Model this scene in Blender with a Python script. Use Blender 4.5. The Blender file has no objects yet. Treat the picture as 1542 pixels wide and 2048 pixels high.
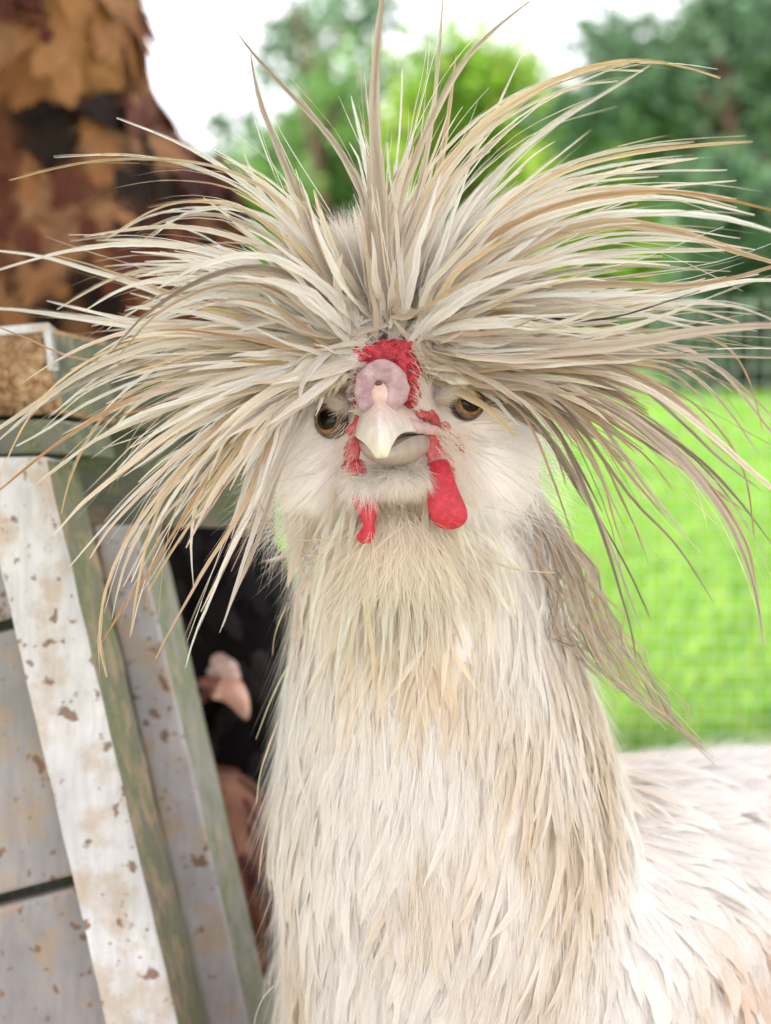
import bpy, bmesh, math, random
import numpy as np
from mathutils import Vector, Matrix, noise as mnoise
sc = bpy.context.scene
COL = sc.collection
rng = np.random.default_rng(7)
random.seed(7)

# ------------------------------------------------------------------ camera, world, sun, exposure
HFOV = math.radians(28.0)
F = 771.0 / math.tan(HFOV / 2)          # focal length in photograph pixels
PITCH = math.radians(7.1)
CAM = np.array([0.0, 0.0, 0.45])
cam_d = bpy.data.cameras.new('camera')
cam = bpy.data.objects.new('camera', cam_d); COL.objects.link(cam)
cam.location = CAM; cam.rotation_euler = (math.radians(90) - PITCH, 0, 0)
cam_d.sensor_fit = 'HORIZONTAL'; cam_d.sensor_width = 36.0
cam_d.lens = 18.0 / math.tan(HFOV / 2)
cam_d.clip_start = 0.01; cam_d.clip_end = 2000
cam_d.dof.use_dof = True; cam_d.dof.focus_distance = 0.452; cam_d.dof.aperture_fstop = 12.5
sc.camera = cam

SUN_EL, SUN_AZ = math.radians(52), math.radians(-128)   # azimuth from +Y (ahead), clockwise: behind the camera's left shoulder
w = bpy.data.worlds.new('World'); sc.world = w; w.use_nodes = True
nt = w.node_tree; nt.nodes.clear()
N = nt.nodes.new
out = N('ShaderNodeOutputWorld'); bg = N('ShaderNodeBackground'); sky = N('ShaderNodeTexSky')
sky.sky_type = 'NISHITA'; sky.sun_disc = False
sky.sun_elevation = SUN_EL; sky.sun_rotation = SUN_AZ
sky.dust_density = 2.5; sky.air_density = 1.0
tc = N('ShaderNodeTexCoord'); nz = N('ShaderNodeTexNoise'); nz.inputs['Scale'].default_value = 2.2; nz.inputs['Detail'].default_value = 5
cr = N('ShaderNodeMapRange'); cr.inputs['From Min'].default_value = 0.30; cr.inputs['From Max'].default_value = 0.62
cr.inputs['To Min'].default_value = 0.62; cr.inputs['To Max'].default_value = 1.0
mx = N('ShaderNodeMix'); mx.data_type = 'RGBA'
nt.links.new(tc.outputs['Generated'], nz.inputs['Vector']); nt.links.new(nz.outputs['Fac'], cr.inputs['Value'])
nt.links.new(cr.outputs['Result'], mx.inputs['Factor']); nt.links.new(sky.outputs[0], mx.inputs['A'])
mx.inputs['B'].default_value = (8.3, 7.85, 8.0, 1)                        # bright thin cloud
nt.links.new(mx.outputs['Result'], bg.inputs['Color']); bg.inputs['Strength'].default_value = 0.12
nt.links.new(bg.outputs[0], out.inputs[0])
sun_d = bpy.data.lights.new('sun', 'SUN'); sun_d.energy = 3.0; sun_d.angle = math.radians(6); sun_d.color = (1.0, 0.95, 0.87)
sun = bpy.data.objects.new('sun', sun_d); COL.objects.link(sun)
sd = Vector((math.sin(SUN_AZ) * math.cos(SUN_EL), math.cos(SUN_AZ) * math.cos(SUN_EL), math.sin(SUN_EL)))
sun.rotation_euler = sd.to_track_quat('Z', 'Y').to_euler()
sc.view_settings.view_transform = 'Standard'; sc.view_settings.look = 'None'
sc.view_settings.exposure = 1.60; sc.view_settings.gamma = 1.0; sc.view_settings.use_curve_mapping = False
sc.cycles.max_bounces = 10; sc.cycles.diffuse_bounces = 7; sc.cycles.transmission_bounces = 8; sc.cycles.transparent_max_bounces = 8

# ------------------------------------------------------------------ helpers
RX = np.array([1.0, 0, 0]); UP = np.array([0, math.sin(PITCH), math.cos(PITCH)]); FW = np.array([0, math.cos(PITCH), -math.sin(PITCH)])
def P(px, py, d):
    """point seen at photo pixel (px,py) at depth d metres"""
    px = np.asarray(px, float); py = np.asarray(py, float); d = np.asarray(d, float)
    return CAM + (px - 771)[..., None] / F * d[..., None] * RX - (py - 1024)[..., None] / F * d[..., None] * UP + d[..., None] * FW
def PX(p):
    q = p - CAM; d = q @ FW
    return 771 + (q @ RX) / d * F, 1024 - (q @ UP) / d * F, d
def norm(a):
    return a / (np.linalg.norm(a, axis=-1, keepdims=True) + 1e-12)

def mesh_np(name, V, Fq, mat, parent=None, tint=None, fuv=None, smooth=True, tris=None):
    me = bpy.data.meshes.new(name)
    V = np.asarray(V, np.float32).reshape(-1, 3); Fq = np.asarray(Fq, np.int32).reshape(-1, 4)
    nq = len(Fq); loops = Fq.ravel(); starts = np.arange(nq) * 4
    if tris is not None and len(tris):
        tris = np.asarray(tris, np.int32).reshape(-1, 3)
        starts = np.concatenate([starts, nq * 4 + np.arange(len(tris)) * 3]); loops = np.concatenate([loops, tris.ravel()])
    me.vertices.add(len(V)); me.vertices.foreach_set('co', V.ravel())
    me.loops.add(len(loops)); me.loops.foreach_set('vertex_index', loops.astype(np.int32))
    me.polygons.add(len(starts)); me.polygons.foreach_set('loop_start', starts.astype(np.int32))
    me.update(calc_edges=True)
    if smooth: me.polygons.foreach_set('use_smooth', np.ones(len(starts), bool))
    if tint is not None:
        a = me.attributes.new('tint', 'FLOAT_COLOR', 'POINT')
        t = np.ones((len(V), 4), np.float32); t[:, :3] = tint; a.data.foreach_set('color', t.ravel())
    if fuv is not None:
        a = me.attributes.new('fuv', 'FLOAT_VECTOR', 'POINT'); a.data.foreach_set('vector', np.asarray(fuv, np.float32).ravel())
    if mat: me.materials.append(mat)
    me.validate()
    o = bpy.data.objects.new(name, me); COL.objects.link(o)
    if parent: o.parent = parent
    return o

def bm_obj(name, bm, mat, parent=None, smooth=True):
    me = bpy.data.meshes.new(name); bm.to_mesh(me); bm.free()
    if smooth:
        for p in me.polygons: p.use_smooth = True
    if mat: me.materials.append(mat)
    o = bpy.data.objects.new(name, me); COL.objects.link(o)
    if parent: o.parent = parent
    return o
def tag(o, label=None, cat=None, group=None, kind=None):
    if label: o['label'] = label
    if cat: o['category'] = cat
    if group: o['group'] = group
    if kind: o['kind'] = kind
    return o
def empty(name, loc):
    o = bpy.data.objects.new(name, None); COL.objects.link(o); o.location = loc; o.empty_display_size = 0.02
    bpy.context.view_layer.update()
    return o
def set_parent(ch, root):
    ch.parent = root
    ch.matrix_parent_inverse = Matrix.Translation(-Vector(root.location))

def tube(bm, pts, radii, seg=8, flat=None):
    pts = [Vector(p) for p in pts]; rings = []
    n = len(pts); ref = Vector((0.13, 0.3, 0.94))
    for i in range(n):
        t = (pts[min(i + 1, n - 1)] - pts[max(i - 1, 0)]).normalized()
        a = t.cross(ref).normalized(); b = t.cross(a).normalized()
        rings.append([bm.verts.new(pts[i] + (a * math.cos(2 * math.pi * k / seg) + b * math.sin(2 * math.pi * k / seg)) * radii[i]) for k in range(seg)])
    for i in range(n - 1):
        for k in range(seg):
            bm.faces.new((rings[i][k], rings[i][(k + 1) % seg], rings[i + 1][(k + 1) % seg], rings[i + 1][k]))
    bm.faces.new(rings[0][::-1]); bm.faces.new(rings[-1])
def ell(bm, c, r, rot=None, sub=3):
    r = (r, r, r) if isinstance(r, (int, float)) else r
    m = Matrix.Translation(Vector(c)) @ (rot or Matrix.Identity(4)) @ Matrix.Diagonal((r[0], r[1], r[2], 1))
    bmesh.ops.create_icosphere(bm, subdivisions=sub, radius=1.0, matrix=m)
def lathe_chain(bm, a, b, ra, rb, k=7):
    a = Vector(a); b = Vector(b)
    for i in range(k + 1):
        t = i / k; ell(bm, a.lerp(b, t), ra + (rb - ra) * t, sub=3)
def remesh(bm, voxel, smooth_it, name):
    me = bpy.data.meshes.new('tmp'); bm.to_mesh(me); bm.free()
    o = bpy.data.objects.new('tmp', me); COL.objects.link(o)
    m = o.modifiers.new('r', 'REMESH'); m.mode = 'VOXEL'; m.voxel_size = voxel
    s = o.modifiers.new('s', 'SMOOTH'); s.iterations = smooth_it; s.factor = 0.6
    dg = bpy.context.evaluated_depsgraph_get(); dg.update()
    res = bpy.data.meshes.new_from_object(o.evaluated_get(dg)); res.name = name
    bpy.data.objects.remove(o); bpy.data.meshes.remove(me)
    for p in res.polygons: p.use_smooth = True
    return res
def mesh_obj(name, me, mat, parent=None):
    me.materials.clear(); me.materials.append(mat)
    o = bpy.data.objects.new(name, me); COL.objects.link(o)
    if parent: set_parent(o, parent)
    return o

# ------------------------------------------------------------------ materials
class MB:
    def __init__(s, name):
        s.m = bpy.data.materials.new(name); s.m.use_nodes = True; s.t = s.m.node_tree
        s.p = s.t.nodes['Principled BSDF']; s.o = s.t.nodes['Material Output']
    def n(s, typ, **kw):
        x = s.t.nodes.new(typ)
        for k, v in kw.items():
            if k in x.inputs: x.inputs[k].default_value = v
            else: setattr(x, k, v)
        return x
    def l(s, a, b): s.t.links.new(a, b)
    def coord(s, scale=(1, 1, 1), which='Object'):
        c = s.n('ShaderNodeTexCoord'); mp = s.n('ShaderNodeMapping'); mp.inputs['Scale'].default_value = scale
        s.l(c.outputs[which], mp.inputs['Vector']); return mp.outputs[0]
    def noise(s, vec, scale, detail=4, rough=0.55, dist=0.0):
        x = s.n('ShaderNodeTexNoise'); x.inputs['Scale'].default_value = scale; x.inputs['Detail'].default_value = detail
        x.inputs['Roughness'].default_value = rough; x.inputs['Distortion'].default_value = dist
        s.l(vec, x.inputs['Vector']); return x.outputs['Fac']
    def ramp(s, fac, stops):
        r = s.n('ShaderNodeValToRGB'); e = r.color_ramp.elements
        while len(e) < len(stops): e.new(0.5)
        for i, (p, c) in enumerate(stops):
            e[i].position = p; e[i].color = (c if len(c) == 4 else (*c, 1)) if hasattr(c, '__len__') else (c, c, c, 1)
        s.l(fac, r.inputs['Fac']); return r.outputs['Color']
    def mix(s, fac, a, b, blend='MIX'):
        x = s.n('ShaderNodeMix', data_type='RGBA', blend_type=blend)
        for nm, v in (('Factor', fac), ('A', a), ('B', b)):
            if isinstance(v, (int, float)): x.inputs[nm].default_value = v
            elif isinstance(v, tuple): x.inputs[nm].default_value = (*v, 1) if len(v) == 3 else v
            else: s.l(v, x.inputs[nm])
        return x.outputs['Result']
    def bump(s, h, strength, dist):
        b = s.n('ShaderNodeBump'); b.inputs['Strength'].default_value = strength; b.inputs['Distance'].default_value = dist
        s.l(h, b.inputs['Height']); s.l(b.outputs[0], s.p.inputs['Normal'])

def feather_mat(name, trans=0.3, streak=0.35, rough=0.6, spec=0.25, sat=1.0):
    b = MB(name)
    at = b.n('ShaderNodeAttribute', attribute_name='tint'); uv = b.n('ShaderNodeAttribute', attribute_name='fuv')
    mp = b.n('ShaderNodeMapping'); mp.inputs['Scale'].default_value = (5.0, 1.6, 13.0); b.l(uv.outputs['Vector'], mp.inputs['Vector'])
    f1 = b.noise(mp.outputs[0], 2.2, 4, 0.65)
    s = b.ramp(f1, [(0.30, (1 - streak, 1 - streak * 1.12, 1 - streak * 1.3)), (0.52, (1, 1, 1)), (0.75, (1.0 + streak * .3,) * 3)])
    c = b.mix(1.0, at.outputs['Color'], s, 'MULTIPLY')
    b.l(c, b.p.inputs['Base Color']); b.p.inputs['Roughness'].default_value = rough
    b.p.inputs['Specular IOR Level'].default_value = spec
    b.bump(f1, 0.35, 0.0004)
    tr = b.n('ShaderNodeBsdfTranslucent'); b.l(c, tr.inputs['Color'])
    mxs = b.n('ShaderNodeMixShader'); mxs.inputs[0].default_value = trans
    b.l(b.p.outputs[0], mxs.inputs[1]); b.l(tr.outputs[0], mxs.inputs[2]); b.l(mxs.outputs[0], b.o.inputs[0])
    return b.m
M_CREST = feather_mat('crest_feather_vane', 0.48, 0.22)
M_PLUME = feather_mat('cream_plumage', 0.42, 0.14)
M_FLUFF = feather_mat('soft_white_down', 0.55, 0.03, 0.8, 0.1)
M_DARKF = feather_mat('black_plumage', 0.0, 0.3, 0.7, 0.15)
M_BROWNF = feather_mat('brown_plumage', 0.15, 0.10, 0.6, 0.2)

def skin_mat(name, c1, c2, scale, bump=0.4, dist=0.0006, sss=0.15, rough=0.42, vor=True):
    b = MB(name); v = b.coord()
    n1 = b.noise(v, scale * .35, 4)
    b.l(b.ramp(n1, [(0.35, c1), (0.65, c2)]), b.p.inputs['Base Color'])
    b.p.inputs['Roughness'].default_value = rough
    b.p.inputs['Subsurface Weight'].default_value = sss; b.p.inputs['Subsurface Scale'].default_value = 0.002
    b.p.inputs['Subsurface Radius'].default_value = (1, .35, .25)
    if vor:
        vo = b.n('ShaderNodeTexVoronoi'); vo.inputs['Scale'].default_value = scale; b.l(v, vo.inputs['Vector'])
        b.bump(vo.outputs['Distance'], bump, dist)
    else:
        b.bump(b.noise(v, scale, 5), bump, dist)
    return b.m
M_RED = skin_mat('red_comb_flesh', (0.26, 0.010, 0.022), (0.60, 0.035, 0.065), 1700, 0.6, 0.0006)
M_RED2 = skin_mat('red_face_skin', (0.42, 0.03, 0.05), (0.60, 0.16, 0.16), 900, 0.7, 0.0009, vor=False)
M_KNOB = skin_mat('mauve_nostril_flesh', (0.34, 0.20, 0.23), (0.52, 0.38, 0.41), 700, 0.9, 0.0009, rough=.5, vor=False)
M_LID = skin_mat('eyelid_skin', (0.08, 0.05, 0.045), (0.22, 0.15, 0.13), 1300, 0.6, 0.0006, vor=False)
M_WSKIN = skin_mat('feathered_skin', (0.88, 0.84, 0.84), (0.93, 0.90, 0.90), 400, 0.2, 0.0005, sss=0.0, rough=0.9, vor=False)

def horn_mat(name, a, bcol, tipc, z0, z1):
    b = MB(name); c = b.n('ShaderNodeTexCoord'); sp = b.n('ShaderNodeSeparateXYZ'); b.l(c.outputs['Object'], sp.inputs[0])
    mr = b.n('ShaderNodeMapRange'); mr.inputs['From Min'].default_value = z0; mr.inputs['From Max'].default_value = z1
    b.l(sp.outputs['Z'], mr.inputs['Value'])
    base = b.ramp(mr.outputs[0], [(0.0, tipc), (0.45, a), (1.0, bcol)])
    n1 = b.noise(b.coord((1, 1, .35)), 420, 5)
    b.l(b.mix(0.35, base, b.ramp(n1, [(0.35, (0.42, 0.36, 0.36)), (0.6, (0.80, 0.74, 0.70))]), 'MULTIPLY'), b.p.inputs['Base Color'])
    b.p.inputs['Roughness'].default_value = 0.24; b.p.inputs['Subsurface Weight'].default_value = 0.25
    b.p.inputs['Subsurface Scale'].default_value = 0.003; b.p.inputs['Subsurface Radius'].default_value = (1, .7, .6)
    b.bump(n1, 0.35, 0.0005)
    sp_ = b.noise(b.coord(), 1500, 3)
    return b.m

# ------------------------------------------------------------------ ground
gb = MB('lawn_grass_ground'); v = gb.coord()
n1 = gb.noise(v, 1.3, 5, 0.6); n2 = gb.noise(v, 22, 4, 0.7)
c1 = gb.ramp(n1, [(0.30, (0.13, 0.29, 0.025)), (0.55, (0.21, 0.40, 0.04)), (0.75, (0.31, 0.45, 0.08))])
gb.l(gb.mix(0.5, c1, gb.ramp(n2, [(0.35, (0.35, 0.5, 0.3)), (0.65, (1, 1, 1))]), 'MULTIPLY'), gb.p.inputs['Base Color'])
gb.p.inputs['Roughness'].default_value = 0.9; gb.bump(n2, 0.6, 0.03)
bm = bmesh.new(); bmesh.ops.create_grid(bm, x_segments=80, y_segments=80, size=400)
for vv in bm.verts:
    d = math.hypot(vv.co.x, vv.co.y)
    if d > 12: vv.co.z = 0.35 * mnoise.noise(vv.co * 0.02) * min(1, (d - 12) / 60)
tag(bm_obj('lawn', bm, gb.m), kind='structure')
# grass blades
def grass():
    n = 60000
    y = 1.1 * (11.0 / 1.1) ** rng.random(n); x = (rng.random(n) * 1.5 - 0.55) * y * 0.42
    h = 0.02 + 0.035 * rng.random(n) * (0.6 + 0.1 * y); wd = 0.0018 * (0.8 + 0.35 * y)
    a = rng.random(n) * 6.28; lean = rng.normal(0, .5, (n, 2)) * h[:, None]
    base = np.stack([x, y, np.zeros(n)], 1); s = np.stack([np.cos(a), np.sin(a), np.zeros(n)], 1) * wd[:, None]
    mid = base + np.stack([lean[:, 0] * .4, lean[:, 1] * .4, h * .6], 1); tip = base + np.stack([lean[:, 0], lean[:, 1], h], 1)
    V = np.stack([base - s, base + s, mid + s * .8, mid - s * .8, tip], 1).reshape(-1, 3); k = np.arange(n)[:, None] * 5
    q = k + np.array([0, 1, 2, 3]); t = k + np.array([3, 2, 4])
    pal = np.array([[.16, .34, .03], [.22, .43, .05], [.33, .46, .09], [.09, .22, .03]])
    c = np.repeat(pal[rng.choice(4, n, p=[.35, .35, .2, .1])] * rng.uniform(.8, 1.2, (n, 1)), 5, 0)
    return mesh_np('grass_blades', V, q, M_LEAF, tint=c, fuv=np.zeros((len(V), 3)), tris=t, smooth=False)
M_LEAF = feather_mat('leaf_blade', 0.42, 0.0, 0.55, 0.3)
tag(grass(), kind='stuff')

# added out of view: bare earth to cut green bounce, roof to shade hens
de = MB('added_dry_earth'); v = de.coord(); n1 = de.noise(v, 14, 6, .7)
de.l(de.ramp(n1, [(.3, (.16, .12, .085)), (.7, (.34, .27, .20))]), de.p.inputs['Base Color']); de.p.inputs['Roughness'].default_value = .95; de.bump(n1, .8, .02)
bm = bmesh.new(); pts = [(1.9 * math.cos(a) * (1 + .06 * math.sin(5 * a)), -.75 + 1.95 * math.sin(a) * (1 + .05 * math.sin(7 * a)), .004) for a in np.linspace(0, 2 * math.pi, 60, endpoint=False)]
bm.faces.new([bm.verts.new(p) for p in pts]); tag(bm_obj('added_earth_patch', bm, de.m, smooth=False), kind='structure')

# ------------------------------------------------------------------ trees
bk = MB('tree_bark'); v = bk.coord((6, 6, 1.2)); n1 = bk.noise(v, 3, 6, 0.65)
bk.l(bk.ramp(n1, [(0.3, (0.035, 0.022, 0.018)), (0.7, (0.15, 0.085, 0.06))]), bk.p.inputs['Base Color']); bk.p.inputs['Roughness'].default_value = 0.95
bk.bump(n1, 0.9, 0.05)
PAL = {'lime': [(.20, .34, .03), (.13, .26, .03), (.28, .38, .05)], 'mid': [(.10, .21, .05), (.15, .28, .06), (.08, .16, .05)],
       'dark': [(.055, .11, .065), (.08, .155, .085), (.11, .20, .10)], 'blue': [(.09, .17, .09), (.12, .21, .11), (.07, .13, .07)]}  # dark palette lightened, distance haze mixed into the leaf colour
def tree(name, label, base_px, depth, clumps, pal, leaf=0.09, trunk_r=0.12, dens=1.0, lean=0.0):
    """clumps: (px, py, rx_px, ry_px, count) - crown lobes at the tree's own distance"""
    X0 = (base_px - 771) / F * depth; Y0 = depth
    root = empty(name, (X0, Y0, 0)); tag(root, label, 'tree', 'trees beyond the lawn')
    cs = []; V = []; C = []
    for (px, py, rx, ry, n) in clumps:
        dd = depth * (1 + rng.uniform(-.06, .06)); c = P(px, py, dd); c = np.asarray(c)
        r = np.array([rx, min(rx, ry) * 1.1, ry]) / F * dd; cs.append((c, r))
        n = int(n * dens)
        # leaves gathered in small twig clusters
        nc = max(6, n // 26); cc = norm(rng.normal(size=(nc, 3))) * (rng.random((nc, 1)) ** 0.42) * r + c
        k = rng.integers(0, nc, n); p = cc[k] + rng.normal(size=(n, 3)) * leaf * 2.0
        s = leaf * rng.uniform(.5, 1.2, (n, 1)); a = norm(rng.normal(size=(n, 3))); b = norm(np.cross(a, rng.normal(size=(n, 3))))
        V.append(np.stack([p - a * s, p - b * s * .5, p + a * s, p + b * s * .5], 1).reshape(-1, 3))
        pp = np.array(PAL[pal]); cl = (pp[rng.integers(0, 3, nc)] * rng.uniform(.55, 1.45, (nc, 1)))[k] * rng.uniform(.8, 1.2, (n, 1)); C.append(np.repeat(cl, 4, 0))
    V = np.concatenate(V); C = np.concatenate(C)
    o = mesh_np('crown', V, np.arange(len(V)).reshape(-1, 4), M_LEAF, None, C, np.zeros((len(V), 3)), smooth=False); set_parent(o, root)
    bm = bmesh.new(); top = max(c[2] for c, r in cs); tx = float(np.mean([c[0] for c, r in cs]))
    pts = [(X0 + (tx - X0) * t * t + 0.1 * math.sin(5 * t + X0), Y0 + 0.05 * math.sin(7 * t), top * t - .05) for t in np.linspace(0, 1, 9)]
    tube(bm, pts, [trunk_r * (1 - .8 * t) for t in np.linspace(0, 1, 9)], 10)
    for c, r in cs:
        zt = max(0.25, min(.85, (c[2] - r[2]) / top)); i = zt * 8; a = Vector(pts[int(i)]); c = Vector(c)
        mid = a.lerp(c, .5) + Vector((0, 0, .06 * top))
        tube(bm, [a, a.lerp(mid, .6), mid, mid.lerp(c, .6) + Vector((.05, 0, .05)), c], [trunk_r * .42, trunk_r * .33, trunk_r * .25, trunk_r * .15, trunk_r * .06], 6)
    t = bm_obj('trunk', bm, bk.m); set_parent(t, root)
    return root
tree('broadleaf_tree', 'tall bluish green tree whose thin top branches hang against white sky above the crest', 700, 17,
     [(620, 60, 130, 60, 330), (700, 30, 90, 60, 260), (560, 120, 60, 40, 160), (800, 170, 70, 50, 200), (640, 150, 70, 40, 200), (470, 240, 60, 40, 130), (520, 290, 80, 60, 260)], 'blue', 0.10, .13)
tree('broadleaf_tree', 'mid green rounded tree just left of the upright crest feathers', 640, 15,
     [(690, 200, 70, 80, 420), (640, 320, 90, 90, 800), (600, 430, 100, 90, 1500), (520, 400, 70, 90, 900), (700, 380, 100, 120, 1500)], 'mid', 0.08, .11)
tree('broadleaf_tree', 'bright lime green tree directly behind the upper right crest feathers', 960, 14,
     [(940, 180, 90, 80, 1300), (1010, 280, 120, 100, 2200), (900, 320, 100, 110, 1600), (1040, 160, 60, 50, 400), (880, 100, 50, 50, 200), (830, 250, 60, 90, 500)], 'lime', 0.075, .10)
tree('broadleaf_tree', 'yellow green spreading tree beside the dark pine on the right', 1200, 13,
     [(1180, 300, 120, 80, 2000), (1270, 270, 90, 70, 1200), (1120, 400, 110, 90, 1800), (1300, 400, 120, 90, 1700), (1230, 500, 160, 80, 1900)], 'lime', 0.07, .10)
tree('pine_tree', 'dark evergreen filling the upper right corner behind its reddish trunk', 1530, 10,
     [(1470, 100, 150, 110, 3000), (1380, 210, 170, 110, 2600), (1270, 170, 110, 70, 800), (1500, 280, 120, 110, 3400), (1240, 90, 60, 50, 350), (1420, 330, 110, 60, 1500), (1650, 150, 160, 200, 2600), (1150, 230, 60, 40, 350)], 'dark', 0.06, .11)
tree('broadleaf_tree', 'pale green tree behind the dark shrub at the right edge', 1420, 15,
     [(1430, 500, 130, 70, 1500), (1380, 620, 140, 60, 1600), (1500, 560, 120, 80, 1500), (1300, 640, 120, 60, 1300)], 'lime', 0.08, .09)
tree('tall_shrub', 'dark green shrub at the lawn edge under the right hand crest feathers', 1470, 9,
     [(1450, 400, 90, 60, 1400), (1470, 640, 90, 60, 2000), (1500, 700, 110, 50, 2200), (1430, 590, 60, 50, 900), (1560, 620, 60, 110, 1400), (1400, 700, 90, 40, 900), (1520, 560, 70, 60, 900)], 'dark', 0.055, .07)
tree('broadleaf_tree', 'light green tree behind the head, low at the far lawn edge', 800, 17,
     [(760, 560, 150, 110, 1500), (900, 520, 120, 130, 1500), (1050, 560, 140, 110, 1600), (600, 560, 120, 110, 1500), (450, 520, 110, 110, 1400)], 'mid', 0.10, .12)
tree('broadleaf_tree', 'light green tree at the lawn edge behind the brown hen', 200, 17,
     [(350, 540, 120, 90, 1200), (200, 560, 160, 110, 1300), (30, 560, 160, 110, 1300), (-150, 500, 160, 150, 1300)], 'lime', 0.10, .12)
# far treeline closes the horizon
def hedge():
    n = 26000; x = rng.uniform(-26, 26, n); y = 24 + rng.random(n) * 3
    hh = 1.7 + .5 * np.sin(x * .55) + .4 * np.sin(x * 1.3 + 1); z = rng.random(n) ** .8 * np.maximum(hh, .6)
    p = np.stack([x, y, z], 1); s = .2 * rng.uniform(.5, 1.2, (n, 1)); a = norm(rng.normal(size=(n, 3))); b = norm(np.cross(a, rng.normal(size=(n, 3))))
    V = np.stack([p - a * s, p - b * s * .5, p + a * s, p + b * s * .5], 1).reshape(-1, 3)
    pp = np.array(PAL['mid'] + PAL['lime']); C = np.repeat(pp[(mod := ((x * .7 + rng.normal(0, 1, n)).astype(int) % 6))] * rng.uniform(.8, 1.2, (n, 1)), 4, 0)
    return mesh_np('far_woodland', V, np.arange(len(V)).reshape(-1, 4), M_LEAF, None, C, np.zeros((len(V), 3)), smooth=False)
tag(hedge(), kind='stuff')

# ------------------------------------------------------------------ wire fence (faint mesh veil over the lawn)
wm = MB('galvanised_wire'); wm.p.inputs['Base Color'].default_value = (.62, .64, .64, 1); wm.p.inputs['Metallic'].default_value = .35; wm.p.inputs['Roughness'].default_value = .45
def fence():
    root = empty('wire_mesh_fence', (0.5, 1.35, 0)); tag(root, 'fine square galvanised wire mesh fence standing blurred in front of the bright lawn', 'fence')
    r = 0.00028; V = []; Q = []
    def bar(a, b):
        a = np.array(a); b = np.array(b); t = norm(b - a); s = norm(np.cross(t, [0, 1, 0])) * r; u = np.array([0, r, 0]); k = len(V) * 1
        base = len(V)
        for p in (a, b):
            for q in (s + u, s - u, -s - u, -s + u): V.append(p + q)
        for i in range(4): Q.append([base + i, base + (i + 1) % 4, base + 4 + (i + 1) % 4, base + 4 + i])
    x0, x1, z1, y = 0.02, 0.80, 0.47, 1.35
    for x in np.arange(x0, x1, 0.0142): bar((x, y, 0), (x, y, z1))
    for z in np.arange(0.01, z1, 0.0142): bar((x0, y + .0004, z), (x1, y + .0004, z))
    o = mesh_np('wire_mesh', V, Q, wm.m, smooth=False); set_parent(o, root); o['kind'] = 'stuff'
    for x in (x0, x1):
        bm = bmesh.new(); tube(bm, [(x, y + .02, -.02), (x, y + .02, .49)], [.008, .008], 10); set_parent(bm_obj('post', bm, wm.m), root)
fence()

# ------------------------------------------------------------------ coop woodwork
def paint_mat(name, paint, stain_amt, moss=0.0, dark=0.0, seed=0.0):
    b = MB(name); c = b.n('ShaderNodeTexCoord'); mp = b.n('ShaderNodeMapping'); mp.inputs['Location'].default_value = (seed, seed * 2, seed)
    b.l(c.outputs['Object'], mp.inputs['Vector']); v = mp.outputs[0]
    big = b.noise(v, 28, 5, .6); sp = b.noise(v, 130, 3, .5, .15); sp2 = b.noise(v, 60, 4, .6, .2); fine = b.noise(v, 700, 4, .7)
    st = b.n('ShaderNodeMapping'); st.inputs['Scale'].default_value = (1, 1, .12); b.l(v, st.inputs['Vector']); grain = b.noise(st.outputs[0], 350, 4, .6)
    col = b.ramp(big, [(0.30, tuple(x * .70 for x in paint)), (0.66, paint)])
    col = b.mix(b.ramp(grain, [(0.42, 0.0), (0.70, 0.45)]), col, tuple(x * .55 for x in paint))
    col = b.mix(b.ramp(sp2, [(0.56 - stain_amt * .05, 0.0), (0.70 - stain_amt * .05, 0.55)]), col, (.42, .30, .17))
    col = b.mix(b.ramp(sp, [(0.675 - stain_amt * .03, 0.0), (0.72 - stain_amt * .03, 0.85)]), col, (.17, .085, .035))
    sm = b.noise(v, 300, 3, .5, .1)
    col = b.mix(b.ramp(sm, [(.66, 0.0), (.70, 0.8)]), col, (.20, .11, .05))
    if moss:
        mo = b.noise(v, 65, 6, .7)
        col = b.mix(b.ramp(mo, [(0.55 - moss * .25, 0.0), (0.72 - moss * .25, 0.92)]), col, b.ramp(fine, [(.3, (.055, .065, .035)), (.7, (.19, .23, .11))]))
    if dark: col = b.mix(dark, col, (.07, .065, .055))
    b.l(col, b.p.inputs['Base Color']); b.p.inputs['Roughness'].default_value = .72
    h = b.mix(.5, sp, fine); b.bump(h, .5, .0012)
    return b.m
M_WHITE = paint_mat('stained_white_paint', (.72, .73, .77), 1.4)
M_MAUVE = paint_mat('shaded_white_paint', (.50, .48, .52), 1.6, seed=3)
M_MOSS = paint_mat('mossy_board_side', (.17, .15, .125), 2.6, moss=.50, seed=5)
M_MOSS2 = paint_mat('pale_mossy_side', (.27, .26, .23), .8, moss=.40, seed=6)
M_GREYP = paint_mat('weathered_grey_paint', (.36, .345, .36), .9, seed=9)
M_OLIVE = paint_mat('olive_weathered_board', (.17, .17, .145), .6, moss=.45, seed=11)  # moss and weathering, base also darkened for the shade on these boards
M_DARKW = paint_mat('dark_mossy_beam', (.085, .09, .075), .6, moss=.5, seed=13)  # mossy wood, with the beam's shade darkened into the base too
M_GAPSHADE = paint_mat('gap_shade_black', (.035, .03, .03), .3, seed=15)  # near-black that stands for shade in the gap
eb = MB('sawn_end_grain'); v = eb.coord(); n1 = eb.noise(v, 260, 6, .7, .5); n2 = eb.noise(v, 60, 4)
eb.l(eb.mix(.4, eb.ramp(n1, [(0.35, (.20, .09, .04)), (0.5, (.48, .30, .16)), (0.68, (.70, .55, .40))]), eb.ramp(n2, [(.4, (.45, .33, .25)), (.6, (1, .95, .85))]), 'MULTIPLY'), eb.p.inputs['Base Color'])
eb.p.inputs['Roughness'].default_value = .9; eb.bump(n1, 1.0, .003)

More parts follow.
